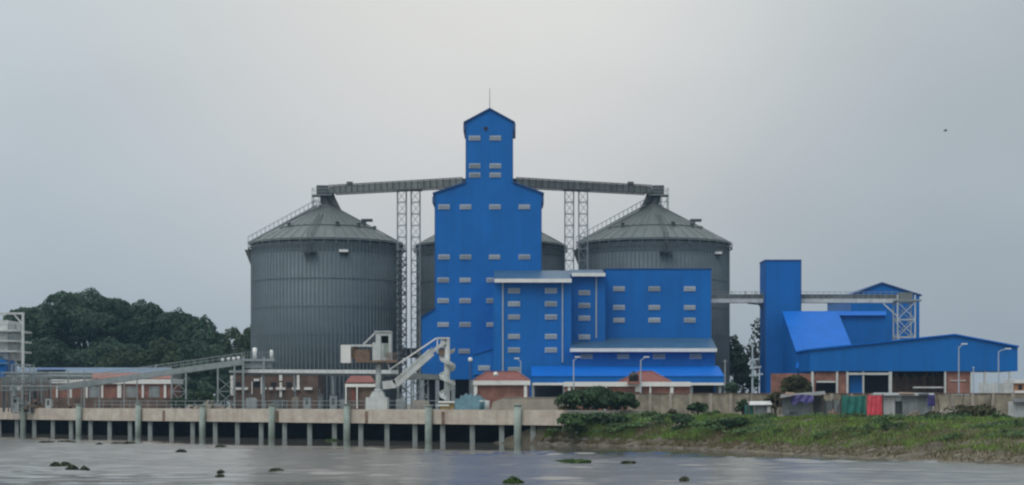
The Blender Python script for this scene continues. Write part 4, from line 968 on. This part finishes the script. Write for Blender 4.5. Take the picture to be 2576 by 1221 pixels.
o = thing('pipe_bridge', 'long grey pipe bridge on thin posts running from the steel rack to the brick shed', 'pipe bridge', PT(140,1030,256))
mb = MB()
for y, d, r in ((938,0,.16),(942,.5,.12),(946,0,.2),(951,.9,.1)): mb.cyl(PT(-60,y,256+d), PT(232,y+1,258+d), r, r, 8)
mb.build('pipe', M['steel'], o)
for xa in (12, 34, 84, 104, 128, 172, 212):
    mb = MB(); mb.bar(PT(xa,1038,256.3), PT(xa,934,256.3), .17); mb.bar(PT(xa-4,948,256.3), PT(xa+4,948,256.3), .12); mb.build('post', M['steel'], o)
for k, (px, yt, w, m, lb) in enumerate(((632,1000,26,'tin','low grey machine below the white framed window of the brick office'),(700,1004,34,'steel_dark','dark low machine under the white cross on the brick office'),
    (742,998,16,'stone','pale block stack below the right end of the brick office'),(806,990,14,'steel_dark','narrow dark cabinet under the level conveyor'),(862,1004,14,'tin','small grey cabinet touching the guard hut'),
    (1008,1002,24,'tin','grey bin below the boom foot of the loader'),(1058,1006,44,'wallgrey','grey block heap under the transfer trestle'))):
    D = 240 if px < 900 else 222
    o = thing('yard_machine', lb, 'machine', PT(px,1032,D)); mb = MB(); x0, x1 = PX(px-w/2,D), PX(px+w/2,D); zt = PZ(yt,D)
    mb.prism([(x0,GZ),(x1,GZ),(x1,zt-.35),(x1-.3*(x1-x0),zt),(x0,zt-.1)], D, D+1.3); mb.build('body', M[m], o)
    mb = MB()
    for q in range(3): xx = x0+(x1-x0)*(.2+.3*q); mb.bar((xx,D-.05,GZ),(xx,D-.05,zt-.45),.08)
    mb.build('rail', M['steel'], o)
    mb = MB(); mb.cyl((x0+.3*(x1-x0),D+.6,zt-.2),(x0+.3*(x1-x0),D+.6,zt+.7),.10,.10,8); mb.build('stack', M['steel_dark'], o)
o = thing('yard_railing', 'thin grey railing along the pier edge below the conveyors', 'railing', pier(45, 2, DZ))
mb = MB()
for h in (.55, 1.05): mb.bar(pier(20,2.2,DZ+h), pier(86,2.2,DZ+h), .06)
for k in range(34): mb.bar(pier(20+k*2,2.2,DZ-.05), pier(20+k*2,2.2,DZ+1.05), .06)
mb.build('rail', M['steel'], o)

# ================================================================== houses before the blue blocks
def hip_house(label, x0, x1, D, yw0, yw1, yb0, yb1, yr, rx0, rx1, cols, dep=6, hx=None):
    o = thing('brick_house', label, 'house', PT((x0+x1)/2, 1030, D))
    mb = MB(); mb.pbox(x0+3, x1-3, yw0, 1040, D, dep); mb.build('wall', M['brick'], o)
    mb = MB(); mb.pbox(x0, x1, yb0, yb1, D-.5, dep+1); mb.build('white_band', M['white'], o)
    h0, h1 = hx or (x0+1, x1-1); a = [PT(h0,yb0,D-.4), PT(h1,yb0,D-.4), PT(h1,yb0,D-.4)+Vector((0,dep+.8,0)), PT(h0,yb0,D-.4)+Vector((0,dep+.8,0))]
    r0, r1 = PT(rx0,yr,D+dep/2), PT(rx1,yr,D+dep/2); mb = MB()
    mb.add([p+Vector((0,0,.005)) for p in a]+[r0,r1], [(0,1,5,4),(1,2,5),(2,3,4,5),(3,0,4)]); rf = mb.build('roof', M['redroof'], o)
    mb = MB()
    for p, q in ((a[0],r0),(a[1],r1),(r0,r1)): mb.bar(p+Vector((0,0,.06)), q+Vector((0,0,.06)), .16, .1)
    mb.build('ridge_cap', M['redpale'], rf)
    for c, w in cols: mb = MB(); mb.pbox(c-w/2, c+w/2, yb1+.2, 1036, D-.35, .34); mb.build('pillar', M['white'], o)
    return o
h1 = hip_house('small red roofed brick house with white band beside the spiral chute', 1190, 1334, 232, 966, 995, 958, 969, 936, 1225, 1300, ((1196,9),(1322,8)))
mb = MB(); mb.ball(PT(1247,942,230.5), .32, 12); mb.build('dish', M['white'], h1, True)
h2 = hip_house('wide white banded brick house with a small red hipped roof before the blue porch', 1420, 1738, 228, 972, 990, 961, 972.5, 935, 1610, 1640, ((1432,7),(1523,7),(1636,4),(1690,8)), hx=(1556,1688))
mb = MB(); mb.pbox(1598, 1614, 966, 986, 227.7, .2); mb.build('sign_board', M['white'], h2)
o = thing('water_tank', 'black plastic water tank on the red hipped roof', 'water tank', PT(1594,958,227))
p0 = PT(1594,960,227.4); mb = MB(); mb.lathe([(.62,0),(.66,.08),(.64,.3),(.67,.36),(.64,.6),(.67,.66),(.62,.95),(.35,1.15),(.2,1.2)], p0, 18); mb.build('body', M['black'], o, True)
mb = MB(); mb.cyl(p0+Vector((0,0,1.2)), p0+Vector((0,0,1.28)), .23, .23, 12); mb.build('lid', M['black'], o)
mb = MB(); mb.box(p0.x-.8, p0.x+.8, p0.y-.7, p0.y+.7, p0.z-.35, p0.z-.01); mb.build('stand', M['brick'], o)

# teal tarp, cement wall, rubble
o = thing('tarp_heap', 'teal tarpaulin draped over cargo beside the spiral chute', 'tarpaulin', PT(1190,1030,205))
mb = MB(); NX, NY = 26, 8; cv = []
for j in range(NY+1):
    for i in range(NX+1):
        u, v = i/NX, j/NY; px = 1143+u*88; hgt_ = (1-abs(2*u-.9)**2.6*.55) * min(1, v*2.2, (1-v)*3+.2); z = DZ + max(0, hgt_)*(1.75+.18*math.sin(i*1.7)+.15*math.sin(j*2+i*.6))
        cv.append((PX(px,206)+.1*math.sin(j+i), 205+v*5, z if 0 < i < NX and j > 0 else DZ+.02))
mb.add(cv, [(j*(NX+1)+i, j*(NX+1)+i+1, (j+1)*(NX+1)+i+1, (j+1)*(NX+1)+i) for j in range(NY) for i in range(NX)]); mb.build('tarp', M['teal'], o, True)
for k, px in enumerate((1212, 1226)):
    o = thing('drum', ('white topped blue drum standing in front of the teal tarpaulin','pale drum at the right end of the teal tarpaulin')[k], 'drum', PT(px,1030,203))
    mb = MB(); p = PT(px,1031,203); mb.lathe([(.26,0),(.27,.3),(.28,.31),(.27,.6),(.27,.95)], p, 14); mb.build('body', M['teal' if k == 0 else 'tinpale'], o, True)
    mb = MB(); mb.cyl(p+Vector((0,0,.951)), p+Vector((0,0,1.05)), .29, .27, 14); mb.build('lid', M['white'], o)
o = thing('cement_wall', 'plain grey cement wall at the right end of the pier', 'wall', PT(1340,1035,199))
mb = MB(); mb.prism([(PX(1232,203),PZ(1040,203)),(PX(1432,203),PZ(1040,203)),(PX(1418,203),PZ(1004,203)),(PX(1405,203),PZ(1001,203)),(PX(1268,203),PZ(1001,203)),(PX(1240,203),PZ(1012,203))], 203, 203.4); mb.build('panel', M['wallgrey'], o)
mb = MB(); mb.pbox(1268, 1405, 999.5, 1000.9, 202.9, .6); mb.build('coping', M['wallgrey'], o)

# boundary wall
o = thing('boundary_wall', 'long stained plaster boundary wall along the top of the grassy bank', 'wall', PT(2000,1040,203))
mb = MB(); xs = np.linspace(1585, 2700, 23); DW = lambda p: 203 - (p-1585)/(2700-1585)*8
for i in range(22):
    a, c = xs[i], xs[i+1]; da, dc = DW(a), DW(c); za, zc_ = PZ(992 + random.uniform(-1,1.2), da), 0
    A, C = Vector((PX(a,da),da,0)), Vector((PX(c,dc),dc,0)); b_ = Vector((0,.28,0))
    vs = [(A.x,A.y,GZ-.5),(C.x,C.y,GZ-.5),(C.x,C.y+.28,GZ-.5),(A.x,A.y+.28,GZ-.5),(A.x,A.y,za),(C.x,C.y,za),(C.x,C.y+.28,za),(A.x,A.y+.28,za)]
    mb.add(vs, [(0,3,2,1),(4,5,6,7),(0,1,5,4),(1,2,6,5),(2,3,7,6),(3,0,4,7)])
mb.build('panel', M['wallold'], o)
mb = MB()
for i in range(23):
    p = xs[i]; d = DW(p); mb.box(PX(p,d)-.18, PX(p,d)+.18, d-.12, d+.4, GZ-.5, PZ(990.5,d))
mb.build('post', M['wallgrey'], o)
mb = MB()
for i in range(22): a, c = xs[i], xs[i+1]; mb.bar(Vector((PX(a,DW(a)),DW(a)+.14,PZ(991,DW(a))+.02)), Vector((PX(c,DW(c)),DW(c)+.14,PZ(991,DW(c))+.02)), .42, .12)
mb.build('coping', M['brickd'], o)

# ================================================================== shacks on the bank top
def bank_z(D): return GZ
def corr(mb, x0, x1, D, z0, z1, pitch=.22, amp=.045):     # corrugated sheet standing up, with thickness
    n = int((x1-x0)/pitch*2); vs = []
    for i in range(n+1):
        x = x0+(x1-x0)*i/n; y = D + (amp if i % 2 else -amp); vs += [(x,y,z0),(x,y,z1),(x,y+.03,z0),(x,y+.03,z1)]
    fs = []
    for i in range(n): k = 4*i; fs += [(k,k+4,k+5,k+1),(k+2,k+3,k+7,k+6),(k+1,k+5,k+7,k+3)]
    mb.add(vs, fs)
o = thing('tin_shack', 'small tin shack with pale roof sheet at the left end of the shacks', 'shack', PT(1905,1050,184))
D = 184.0
mb = MB(); corr(mb, PX(1898,D), PX(1940,D), D, GZ-.3, PZ(1019,D)); mb.build('wall', M['tin'], o)
mb = MB(); corr(mb, PX(1872,D), PX(1897,D), D+.4, GZ-.3, PZ(1017,D)); mb.build('side_wall', M['tindark'], o)
mb = MB(); mb.slab([PT(1884,1019,D-.5), PT(1943,1018,D-.5), PT(1938,1009,D+2.5), PT(1880,1010,D+2.5)], .05); mb.build('roof', M['tinpale'], o)
mb = MB(); mb.pbox(1874, 1896, 1020, 1050, D+.2, .06); mb.build('green_sheet', M['green'], o)
mb = MB(); mb.pbox(1930, 1939, 1022, 1050, D-.25, .06); mb.build('door', M['tinpale'], o)
mb = MB()
for x in (1885, 1941): mb.bar(PT(x,1056,D-.4), PT(x,1018,D-.4), .09)
mb.build('post', M['bark'], o)
o = thing('tin_shack', 'tin shack with a slanting roof and a dark doorway at its right', 'shack', PT(2015,1050,184))
mb = MB(); corr(mb, PX(1966,D), PX(2045,D), D, GZ-.3, PZ(1000,D)); mb.build('wall', M['tin'], o)
mb = MB(); corr(mb, PX(2066,D), PX(2072,D), D, GZ-.3, PZ(992,D)); mb.build('side_wall', M['tindark'], o)
mb = MB(); mb.slab([PT(1960,1001,D-.7), PT(2078,992,D-.7), PT(2074,984,D+3), PT(1964,993,D+3)], .06); mb.build('roof', M['tindark2'], o)
mb = MB(); mb.pbox(2045.5, 2066, 996, 1052, D+.6, .1); mb.build('doorway', M['tindark'], o)
mb = MB()
for x in (1962, 2046, 2067): mb.bar(PT(x,1058,D-.6), PT(x,996,D-.6), .1)
mb.build('post', M['bark'], o)
mb = MB(); NX, NY = 14, 5; cv = []
for j in range(NY+1):
    for i in range(NX+1):
        u, v = i/NX, j/NY; cv.append((PX(1990+56*u,D-.8)+.06*math.sin(3*j), D-.85-.12*math.sin(i*1.3+j)-.25*v, PZ(996+(20+4*math.sin(i*.9))*v - 3*math.sin(u*3.14), D)))
mb.add(cv, [(j*(NX+1)+i, j*(NX+1)+i+1, (j+1)*(NX+1)+i+1, (j+1)*(NX+1)+i) for j in range(NY) for i in range(NX)])
single('tarpaulin', mb, M['purple'], 'rumpled purple tarpaulin hanging from the slanting shack roof', 'tarpaulin', PT(2018,1005,D-.9), smooth=True)
o = thing('washing_basin', 'white round basin on a stand before the slanting roof shack', 'basin', PT(1968,1052,D-2))
p = PT(1968,1047,D-2); mb = MB(); mb.lathe([(.18,-.1),(.34,.12),(.36,.14),(.30,.1),(.1,-.02)], p, 16); mb.build('bowl', M['white'], o, True)
mb = MB(); mb.cyl((p.x,p.y,GZ-.4), p+Vector((0,0,-.05)), .06, .06, 8); mb.build('stand', M['steel_dark'], o)
o = thing('tin_fence', 'grey tin sheet fence between the slanting roof shack and the green net', 'fence', PT(2092,1050,185))
mb = MB(); corr(mb, PX(2073,185), PX(2116,185), 185, GZ-.3, PZ(1008,185)); mb.build('sheet', M['tin'], o)
mb = MB()
for x in (2074, 2095, 2115): mb.bar(PT(x,1056,184.8), PT(x,1004,184.8), .09)
mb.build('post', M['bark'], o)
def cloth(name, label, cat, x0, x1, y0, y1, D, m, wav=.16, sag=2):
    mb = MB(); NX, NY = 18, 8; cv = []
    for j in range(NY+1):
        for i in range(NX+1):
            u, v = i/NX, j/NY; cv.append((PX(x0+(x1-x0)*u, D), D+wav*math.sin(i*1.15+j*.25)*(.4+v), PZ(y0+(y1-y0)*v + sag*math.sin(u*math.pi)*(1-v) + sag*.6*math.sin(i*.8)*v, D)))
    n = len(cv); fs = [(j*(NX+1)+i, j*(NX+1)+i+1, (j+1)*(NX+1)+i+1, (j+1)*(NX+1)+i) for j in range(NY) for i in range(NX)]
    mb.add(cv, fs)
    return single(name, mb, m, label, cat, PT((x0+x1)/2, (y0+y1)/2, D), smooth=True)
cloth('net_screen', 'green net screen hung between shacks left of the red cloth', 'screen', 2117, 2178, 995, 1044, 184, M['green'])
cloth('hanging_cloth', 'bright red cloth hung out to dry in front of the tin wall', 'cloth', 2182, 2219, 994, 1052, 182.5, M['redcloth'], .10, 1.5)
o = thing('clothes_line', 'thin poles and line carrying the red cloth and the green net', 'clothes line', PT(2150,1050,183))
mb = MB()
for x in (2116, 2180, 2221): mb.bar(PT(x,1056,183.2), PT(x,990,183.2), .07)
mb.bar(PT(2116,993.6,183.2), PT(2221,993.6,183.2), .03); mb.build('frame', M['bark'], o)
o = thing('tin_shack', 'long low grey tin shack with pale roof right of the red cloth', 'shack', PT(2285,1050,184))
mb = MB(); corr(mb, PX(2222,D), PX(2252,D), D, GZ-.3, PZ(995,D)); mb.build('wall', M['tinpale'], o)
mb = MB(); corr(mb, PX(2269,D), PX(2346,D), D, GZ-.3, PZ(995,D)); mb.build('wall', M['tin'], o)
mb = MB(); mb.box(PX(2222,D), PX(2346,D), D+3, D+3.1, GZ-.3, PZ(991,D+3)); mb.build('rear_wall', M['tin'], o)
mb = MB(); mb.slab([PT(2196,994,D-.5), PT(2352,995,D-.5), PT(2349,989,D+3.2), PT(2198,988,D+3.2)], .06); mb.build('roof', M['tin'], o)
mb = MB(); mb.pbox(2252.5, 2268.5, 1010, 1056, D+.3, .08); mb.build('door', M['tindark'], o)
mb = MB(); mb.pbox(2252.3, 2268.7, 996, 1009.5, D+.1, .05); mb.build('lintel_sheet', M['tinpale'], o)
cloth('hanging_cloth', 'faded purple cloth at the right corner of the long tin shack', 'cloth', 2334, 2352, 993, 1022, 183.3, M['purple'], .08, 1)
o = thing('tin_shack', 'grey tin shack with a dark tarpaulin roof at the right edge', 'shack', PT(2575,1050,180))
mb = MB(); corr(mb, PX(2536,180), PX(2640,180), 180, GZ-.3, PZ(1011,180)); mb.build('wall', M['tinpale'], o)
mb = MB(); mb.slab([PT(2550,1012,179.4), PT(2650,1012,179.4), PT(2648,1002,182), PT(2546,1003,182)], .12); mb.build('roof', M['tindark'], o)

for k, (x0, x1, y0, y1, D_, m, lb) in enumerate(((1976,1998,990,996,182.6,'rust','rusty sheet lying on the left half of the slanting shack roof'),(2262,2300,990,994,183.6,'rust','rusty sheet on the middle of the long shack roof'),
    (2310,2336,991,994.5,183.4,'tindark','dark patched sheet near the right end of the long shack roof'))):
    mb = MB(); za = PZ(y0,D_+1.5)+.10; zb = PZ(y1,D_)+.10; mb.slab([(PX(x0,D_),D_,zb),(PX(x1,D_),D_-.2,zb+.03),(PX(x1,D_+1.5),D_+1.6,za),(PX(x0,D_+1.5),D_+1.5,za+.05)], .04)
    single('roof_sheet', mb, M[m], lb, 'roof sheet', (PX(x0,D_), D_, zb))
for k, (px, y0, y1, D_, lean, lb) in enumerate(((1877,990,1054,183,.5,'thin leaning pole left of the first tin shack'),(1954,984,1052,183.2,-.3,'thin pole between the two left tin shacks'),(2104,992,1052,183.5,.6,'crooked pole in front of the tin fence'),(2366,982,1050,184,-.5,'leaning pole right of the long tin shack'),(2418,988,1048,185,.3,'bare pole standing in the scrub right of the long shack'),(2490,990,1050,184,.2,'bare pole left of the last grey shack'))):
    mb = MB(); mb.tube([(PX(px,D_),D_,GZ-.4),(PX(px,D_)+lean*.4,D_,PZ((y0+y1)/2,D_)),(PX(px,D_)+lean,D_,PZ(y0,D_))], [.06,.05,.04], 6)
    single('pole', mb, M['bark'], lb, 'pole', (PX(px,D_),D_,GZ))
for k, (px, yt, w, m, lb) in enumerate(((1990,1036,30,'tindark','dark rubbish heap at the foot of the slanting roof shack'),(2096,1038,26,'rust','brown scrap heap at the foot of the tin fence'),(2300,1040,40,'stone','rubble heap before the long tin shack'),(2390,1026,70,'wallgrey','broken masonry heap right of the long tin shack'),(2490,1030,60,'stone','pale rubble heap left of the last grey shack'))):
    D_ = 181.5; o = thing('rubble_heap', lb, 'rubble', PT(px,1052,D_)); mb = MB()
    for q in range(44):
        xx = px + random.gauss(0, w*.26); f = max(0, 1-abs(xx-px)/(w*.6)); z = GZ-.1+random.random()*f*(1056-yt)/F*D_
        a = Vector((PX(xx,D_), D_+random.uniform(-.8,.8), z)); dd = Vector((random.gauss(0,1),random.gauss(0,.6),random.gauss(0,.6))).normalized()*random.uniform(.12,.45); mb.bar(a-dd, a+dd, random.uniform(.1,.4), random.uniform(.08,.3))
    mb.build('heap', M[m], o)

# ================================================================== lamps and poles
def lamp(label, px, ytop, ybase, D, side=1, arm=18):
    o = thing('street_lamp', label, 'street lamp', PT(px, ybase, D), 'white street lamps')
    p, q = Vector((PX(px,D), D, GZ)), PT(px, ytop, D); mb = MB(); mb.cyl(p, q, .11, .07, 8); mb.build('pole', M['lampwhite'], o)
    e = q + Vector((side*arm/F*D, 0, .35)); mb = MB(); mb.tube([q-Vector((0,0,.15)), q+Vector((side*.3,0,.1)), e], .06, 6); mb.build('arm', M['lampwhite'], o)
    mb = MB(); mb.box(e.x-.35, e.x+.35, e.y-.16, e.y+.16, e.z-.09, e.z+.05); mb.build('lamp_head', M['white'], o)
lamp('white street lamp before the blue warehouse, left one of the two at right', 2412, 872, 990, 222, 1, 14)
lamp('white street lamp near the right end of the blue warehouse', 2512, 884, 990, 224, 1, 24)
lamp('white street lamp above the red hipped roof', 1612, 905, 985, 222, 1, 14)
lamp('thin white street lamp in front of the blue porch, left of the big bush', 1443, 905, 985, 222, 1, 10)
lamp('thin white street lamp behind the small red roofed house', 1310, 908, 985, 240, -1, 10)
o = thing('globe_lamp', 'lamp post with a round white globe beside the loader', 'street lamp', PT(1183,1030,216))
mb = MB(); mb.cyl((PX(1183,216),216,GZ), PT(1183,910,216), .07, .05, 8); mb.build('pole', M['steel_dark'], o)
mb = MB(); mb.ball(PT(1183,905,216), .27, 14); mb.build('globe', M['white'], o, True)
o = thing('utility_pole', 'pale utility pole with short cross arms left of the lift tower', 'pole', PT(1893,1000,216))
mb = MB(); mb.cyl((PX(1893,216),216,GZ), PT(1893,868,216), .14, .10, 8); mb.build('pole', M['lampwhite'], o)
for y, w in ((905,16),(925,22),(943,26)):
    mb = MB(); mb.bar(PT(1893-w*.3,y+2,215.8), PT(1893+w,y-2,215.8), .2, .24); mb.build('cross_arm', M['lampwhite'], o)
o = thing('utility_pole', 'grey pole rising beside the right end of the blue porch', 'pole', PT(1822,1000,236))
mb = MB(); mb.cyl((PX(1824,236),236,GZ), PT(1824,905,236), .12, .09, 8); mb.build('pole', M['steel'], o)
mb = MB(); mb.bar(PT(1818,909,236), PT(1830,909,236), .1); mb.build('cross_arm', M['steel'], o)
o = thing('brick_pillar_pole', 'short white pole on the brick pier under the warehouse end', 'pole', PT(2449,990,226)); o.name = 'fence_pole'
W[o.name] = Vector(o.location)
mb = MB(); mb.cyl((PX(2449,226),226,GZ), PT(2449,928,226), .09, .07, 8); mb.build('pole', M['lampwhite'], o); mb = MB(); mb.ball(PT(2449,926,226), .14, 8); mb.build('finial', M['lampwhite'], o)

# ================================================================== bushes, grass, stones on the bank
def bush(label, px, ytop, wP, D, m, base=GZ-.2, leaf=.26, dens=1.0, nl=9, group='bushes on the bank'):
    return tree(label, px, ytop, wP, D, m, base=base, nlobe=nl, leaf=leaf, dens=dens, bottom=0.0, group=group, name='bush', cat='bush')
bush('large dark green bush in front of the red hipped house', 1478, 972, 140, 197, M['leaf_bush'], nl=18)
bush('dark green bush spreading at the right of the large bush', 1550, 986, 110, 196, M['leaf_bush'], nl=15)
bush('small round bush against the boundary wall', 1755, 1013, 52, 190, M['leaf_bush'])
bush('tall brownish green bush before the brick ground floor of the warehouse', 2003, 942, 78, 212, M['leaf_brown'], nl=12, leaf=.28)
bush('olive bush leaning over the first tin shack', 1950, 985, 50, 187, M['leaf_brown'], dens=.8)
bush('scraggy bush at the left corner of the first tin shack', 1868, 1005, 34, 186, M['leaf_bush'], dens=.7)
bush('grey green bush against the wall right of the long tin shack', 2440, 1018, 120, 182, M['leaf_brown'], dens=.8)
bush('low dark shrub on the slope in the middle of the bank', 1715, 1042, 60, 181, M['leaf_bush'], base=2.1)
bush('low shrub at the lower right of the visible bank', 1850, 1052, 70, 172, M['leaf_bush'], base=1.7)
bush('pale dry shrub at the pier end by the cement wall', 1425, 1022, 44, 197, M['dry'], dens=.8)
bush('green shrub covering the end of the pier beam', 1440, 1039, 74, 185.5, M['weed'], base=1.0, dens=.8, nl=12)
bush('dark bush behind the pier between the trestle legs', 512, 985, 50, 256, M['leaf_bush'], dens=.8)
bush('low dark shrubbery closing the view between the second pair of trestle legs', 566, 978, 70, 292, M['leaf_dark'], nl=9)
bush('low dark shrubbery closing the view right of the trestle legs', 500, 985, 70, 294, M['leaf_dark'], nl=9)
bush('green bush under the inclined conveyor beside the trestle legs', 450, 1000, 44, 255, M['leaf_bush'], dens=.8)
bush('dark bush in the gap right of the lift tower foot', 1840, 960, 40, 225, M['leaf_dark'], dens=.8)
bush('low bush in front of the tin fence', 2090, 1043, 60, 180, M['leaf_bush'], base=2.4, dens=.9)
bush('low bright bush under the green net', 2150, 1040, 55, 180, M['leaf_bush'], base=2.4, dens=.9)
for px, yt, w, D_, m, lb in ((1935,1040,40,179.5,'weed','weedy shrub before the first tin shack door'),(2030,1044,60,179,'weed','weedy shrub under the purple tarpaulin shack'),(2240,1046,50,178.5,'weed','weedy shrub between red cloth and long shack door'),
    (2345,1036,46,180.5,'leaf_brown','brownish scrub at the right corner of the long shack'),(2410,1040,60,179,'weed','weedy shrub below the broken masonry heap'),(2520,1044,60,177,'weed','weedy shrub left of the last grey shack'),
    (1640,1036,44,188,'weed','weedy shrub at the wall foot right of the big bushes'),(1690,1030,30,189,'leaf_brown','dry scrub against the stained boundary wall'),(1800,1034,40,186.5,'weed','weedy shrub at the wall foot right of the small round bush'),(1560,1046,60,187,'leaf_bush','dark shrub below the right big bush'),(1490,1040,70,189,'weed','weedy shrub below the large dark bush'),(1505,1038,90,187.5,'leaf_bush','loose dark shrub spilling down the slope below the large dark bush')):
    bush(lb, px, yt, w, D_, M[m], base=2.2, dens=.75, nl=7)
# grass
def grass(name, n, vmin, vmax, m, hmin, hmax, wid, umin=0.0, umax=.98, patch=0.0, seed=3):
    r = np.random.default_rng(seed); vs = np.zeros((n*3,3)); c = 0; out = []
    while c < n:
        u = r.uniform(umin, umax); v = r.uniform(vmin, vmax)
        p = bank_pt(u, v)
        if patch and hash_n(p.x*.5+seed, p.y*.5) < -.9+patch*2*(1-v): continue
        a = r.uniform(0, 6.28); h = r.uniform(hmin, hmax)*(1+.5*hash_n(p.x*.7, p.y*.7)); w = wid
        d = np.array((math.cos(a)*w, math.sin(a)*w, 0)); pp = np.array(p); l = r.normal(size=2)*h*.35
        vs[c*3] = pp-d; vs[c*3+1] = pp+d; vs[c*3+2] = pp+np.array((l[0],l[1],h)); c += 1
    me = bpy.data.meshes.new(name); me.from_pydata(vs.tolist(), [], [(3*i,3*i+1,3*i+2) for i in range(n)]); me.materials.append(m); me.update()
    o = bpy.data.objects.new(name, me); COL.objects.link(o); return o
tag(grass('grass', 62000, .22, 1.0, M['grass'], .14, .42, .06, patch=.22), kind='stuff', label='green grass and weeds covering the river bank', cat='grass')
r_ = np.random.default_rng(21); wp = []; wnr = []
for k in range(110):
    u, v = r_.uniform(.01,.95), r_.uniform(.25,1.0)**.8; c = bank_pt(u, v); rad = r_.uniform(.4,1.9); hh = r_.uniform(.25,.75)
    for j in range(int(60+90*rad)):
        q = r_.normal(size=2)*rad*.5; wp.append((c.x+q[0]*1.4, c.y+q[1]*.7, c.z + .05 + hh*r_.random()*max(.15, 1-np.hypot(*q)/rad/1.3))); wnr.append((q[0]*.4, -.5, .8))
wp, wnr = np.array(wp), np.array(wnr); kp = (wp[:,0] > 6.2) | (wp[:,2] < 1.7); wp, wnr = wp[kp], wnr[kp]
tag(leaf_mesh(wp, wnr, .20, None, 'weeds', M['weed'], (0,0,0)), 'clumps of broad leaved weeds among the grass of the bank', 'weeds', kind='stuff')
tag(grass('dry_grass', 14000, .05, .5, M['dry'], .15, .4, .06, patch=.15, seed=11), kind='stuff', label='dry grass and litter along the foot of the bank', cat='grass')
mb = MB()
for k in range(420):
    u, v = random.uniform(0,.95), random.uniform(-.01,.26); p = bank_pt(u, v); s = random.uniform(.08,.32)
    a = [p + Vector((random.uniform(-1,1),random.uniform(-1,1),random.uniform(-.5,.9)))*s for _ in range(8)]
    mb.bar(p+Vector((-s,random.uniform(-s,s),0)), p+Vector((s,random.uniform(-s,s),random.uniform(0,s*.5))), s*random.uniform(.8,1.6), s*random.uniform(.5,1.1))
tag(mb.build('bank_stones', M['stone']), 'loose stones and rubble at the waterline of the bank', 'stones', kind='stuff')
for k, (px, py, s, lb) in enumerate(((1476,1080,.28,'pale plastic sack lying on the slope near the pier end'),(1530,1093,.2,'small pale litter bag low on the grassy slope'))):
    D = 188 if k == 0 else 185
    p = None
    for v in np.linspace(0, 1, 60):
        q = bank_pt((px-1352)/(2250-1352)*.32 + .06, v); 
        py_ = HY + (ZC-q.z)/q.y*F
        if py_ < py: p = q; break
    mb = MB(); mb.lathe([(.05,0),(s,.1),(s*1.1,s*.6),(s*.7,s*1.3),(.1,s*1.6)], p, 10); single('litter_bag', mb, M['white'], lb, 'bag', p, smooth=True)

# ================================================================== floating water hyacinth
HY_ = [(118,1114,38,.35,0,'flat dark raft of weed near the pier, leftmost in the photo'),(168,1113,44,.4,0,'long dark raft of weed under the first pier bays'),(250,1119,14,.45,0,'small weed clump drifting below the second fender pile'),
 (296,1117,30,.35,0,'flat weed raft just off the third fender pile'),(325,1117,32,.5,0,'thicker dark weed raft right of the flat raft off the third fender pile'),(556,1125,26,.5,0,'lone weed clump close to the fifth fender pile'),
 (456,1137,24,.5,0,'lone dark weed clump in the bright open water'),(140,1173,26,.6,0,'leftmost clump of the four dark weeds in the lower left water'),(164,1172,18,.8,0,'tallest clump of the four dark weeds in the lower left water'),
 (181,1181,24,.75,0,'nearest clump of the four dark weeds in the lower left water'),(212,1183,18,.5,0,'rightmost small clump of the four dark weeds in the lower left water'),
 (695,1187,36,.55,0,'dark oval weed clump in the water left of centre'),(556,1190,10,.3,0,'tiny weed tuft in the lower water, upper of two'),(553,1200,12,.3,0,'tiny weed tuft in the lower water, lower of two'),
 (834,1109,34,.45,1,'green weed clump against the pier piles below the loader'),(1290,1216,46,1.0,1,'bright green leafy plant floating at the bottom edge'),
 (1441,1163,86,.45,1,'long greenish weed raft off the grassy bank'),(1581,1166,34,.4,0,'dark weed raft right of the long greenish raft'),(1722,1209,18,.6,0,'small dark weed clump at the lower right of the water')]
for px, py, w, h, gr, lb in HY_:
    D = ZC*F/(py-HY); x = PX(px, D); rw = w/F*D/2; ry = max(.5, min(rw, 2.2)); n = int(220 + 260*rw)
    r = np.sqrt(rng.random(n)); a = rng.random(n)*6.283
    hh = .32*h*(1-r**2)*(.35+.65*rng.random(n))*(.7+.5*np.sin(a*3+px))
    pts = np.stack([x+np.cos(a)*r*rw, D+np.sin(a)*r*ry, np.maximum(.02, hh)], 1)
    nr = np.stack([np.cos(a)*.5, np.sin(a)*.5, np.ones(n)], 1)
    oo = leaf_mesh(pts, nr, .2 if not gr else .24, None, 'water_hyacinth', M['leaf_hyag' if gr else 'leaf_hya'], (x, D, 0))
    tag(oo, lb, 'water plant', 'floating water hyacinth clumps')

# ================================================================== bird
p = PT(2378, 330, 150); o = thing('bird', 'single dark bird flying in the empty sky at right', 'bird', p)
mb = MB(); mb.tube([p+Vector((-.17,0,0)), p+Vector((-.06,0,.02)), p+Vector((.06,0,.02)), p+Vector((.14,0,.04)), p+Vector((.19,0,.03))], [.015,.05,.055,.035,.008], 8); mb.build('body', M['black'], o, True)
for s in (-1, 1):
    mb = MB(); mb.slab([p+Vector((-.06,s*.03,.05)), p+Vector((.08,s*.03,.05)), p+Vector((.03,s*.28,.14)), p+Vector((-.05,s*.28,.13))], .012); mb.build('wing', M['black'], o)

# ================================================================== haze
hm = bpy.data.materials.new('haze_air'); hm.use_nodes = True; hn = hm.node_tree
for n in list(hn.nodes):
    if n.type != 'OUTPUT_MATERIAL': hn.nodes.remove(n)
pv = hn.nodes.new('ShaderNodeVolumePrincipled'); pv.inputs['Color'].default_value = (.42, .72, 1.0, 1); pv.inputs['Density'].default_value = .00014
hn.links.new(pv.outputs[0], hn.nodes['Material Output'].inputs['Volume'])
mb = MB(); mb.box(-1600, 1600, -500, 1700, -4, 62); tag(mb.build('haze', hm), kind='stuff', label='thin damp haze hanging over the whole river bank', cat='haze')
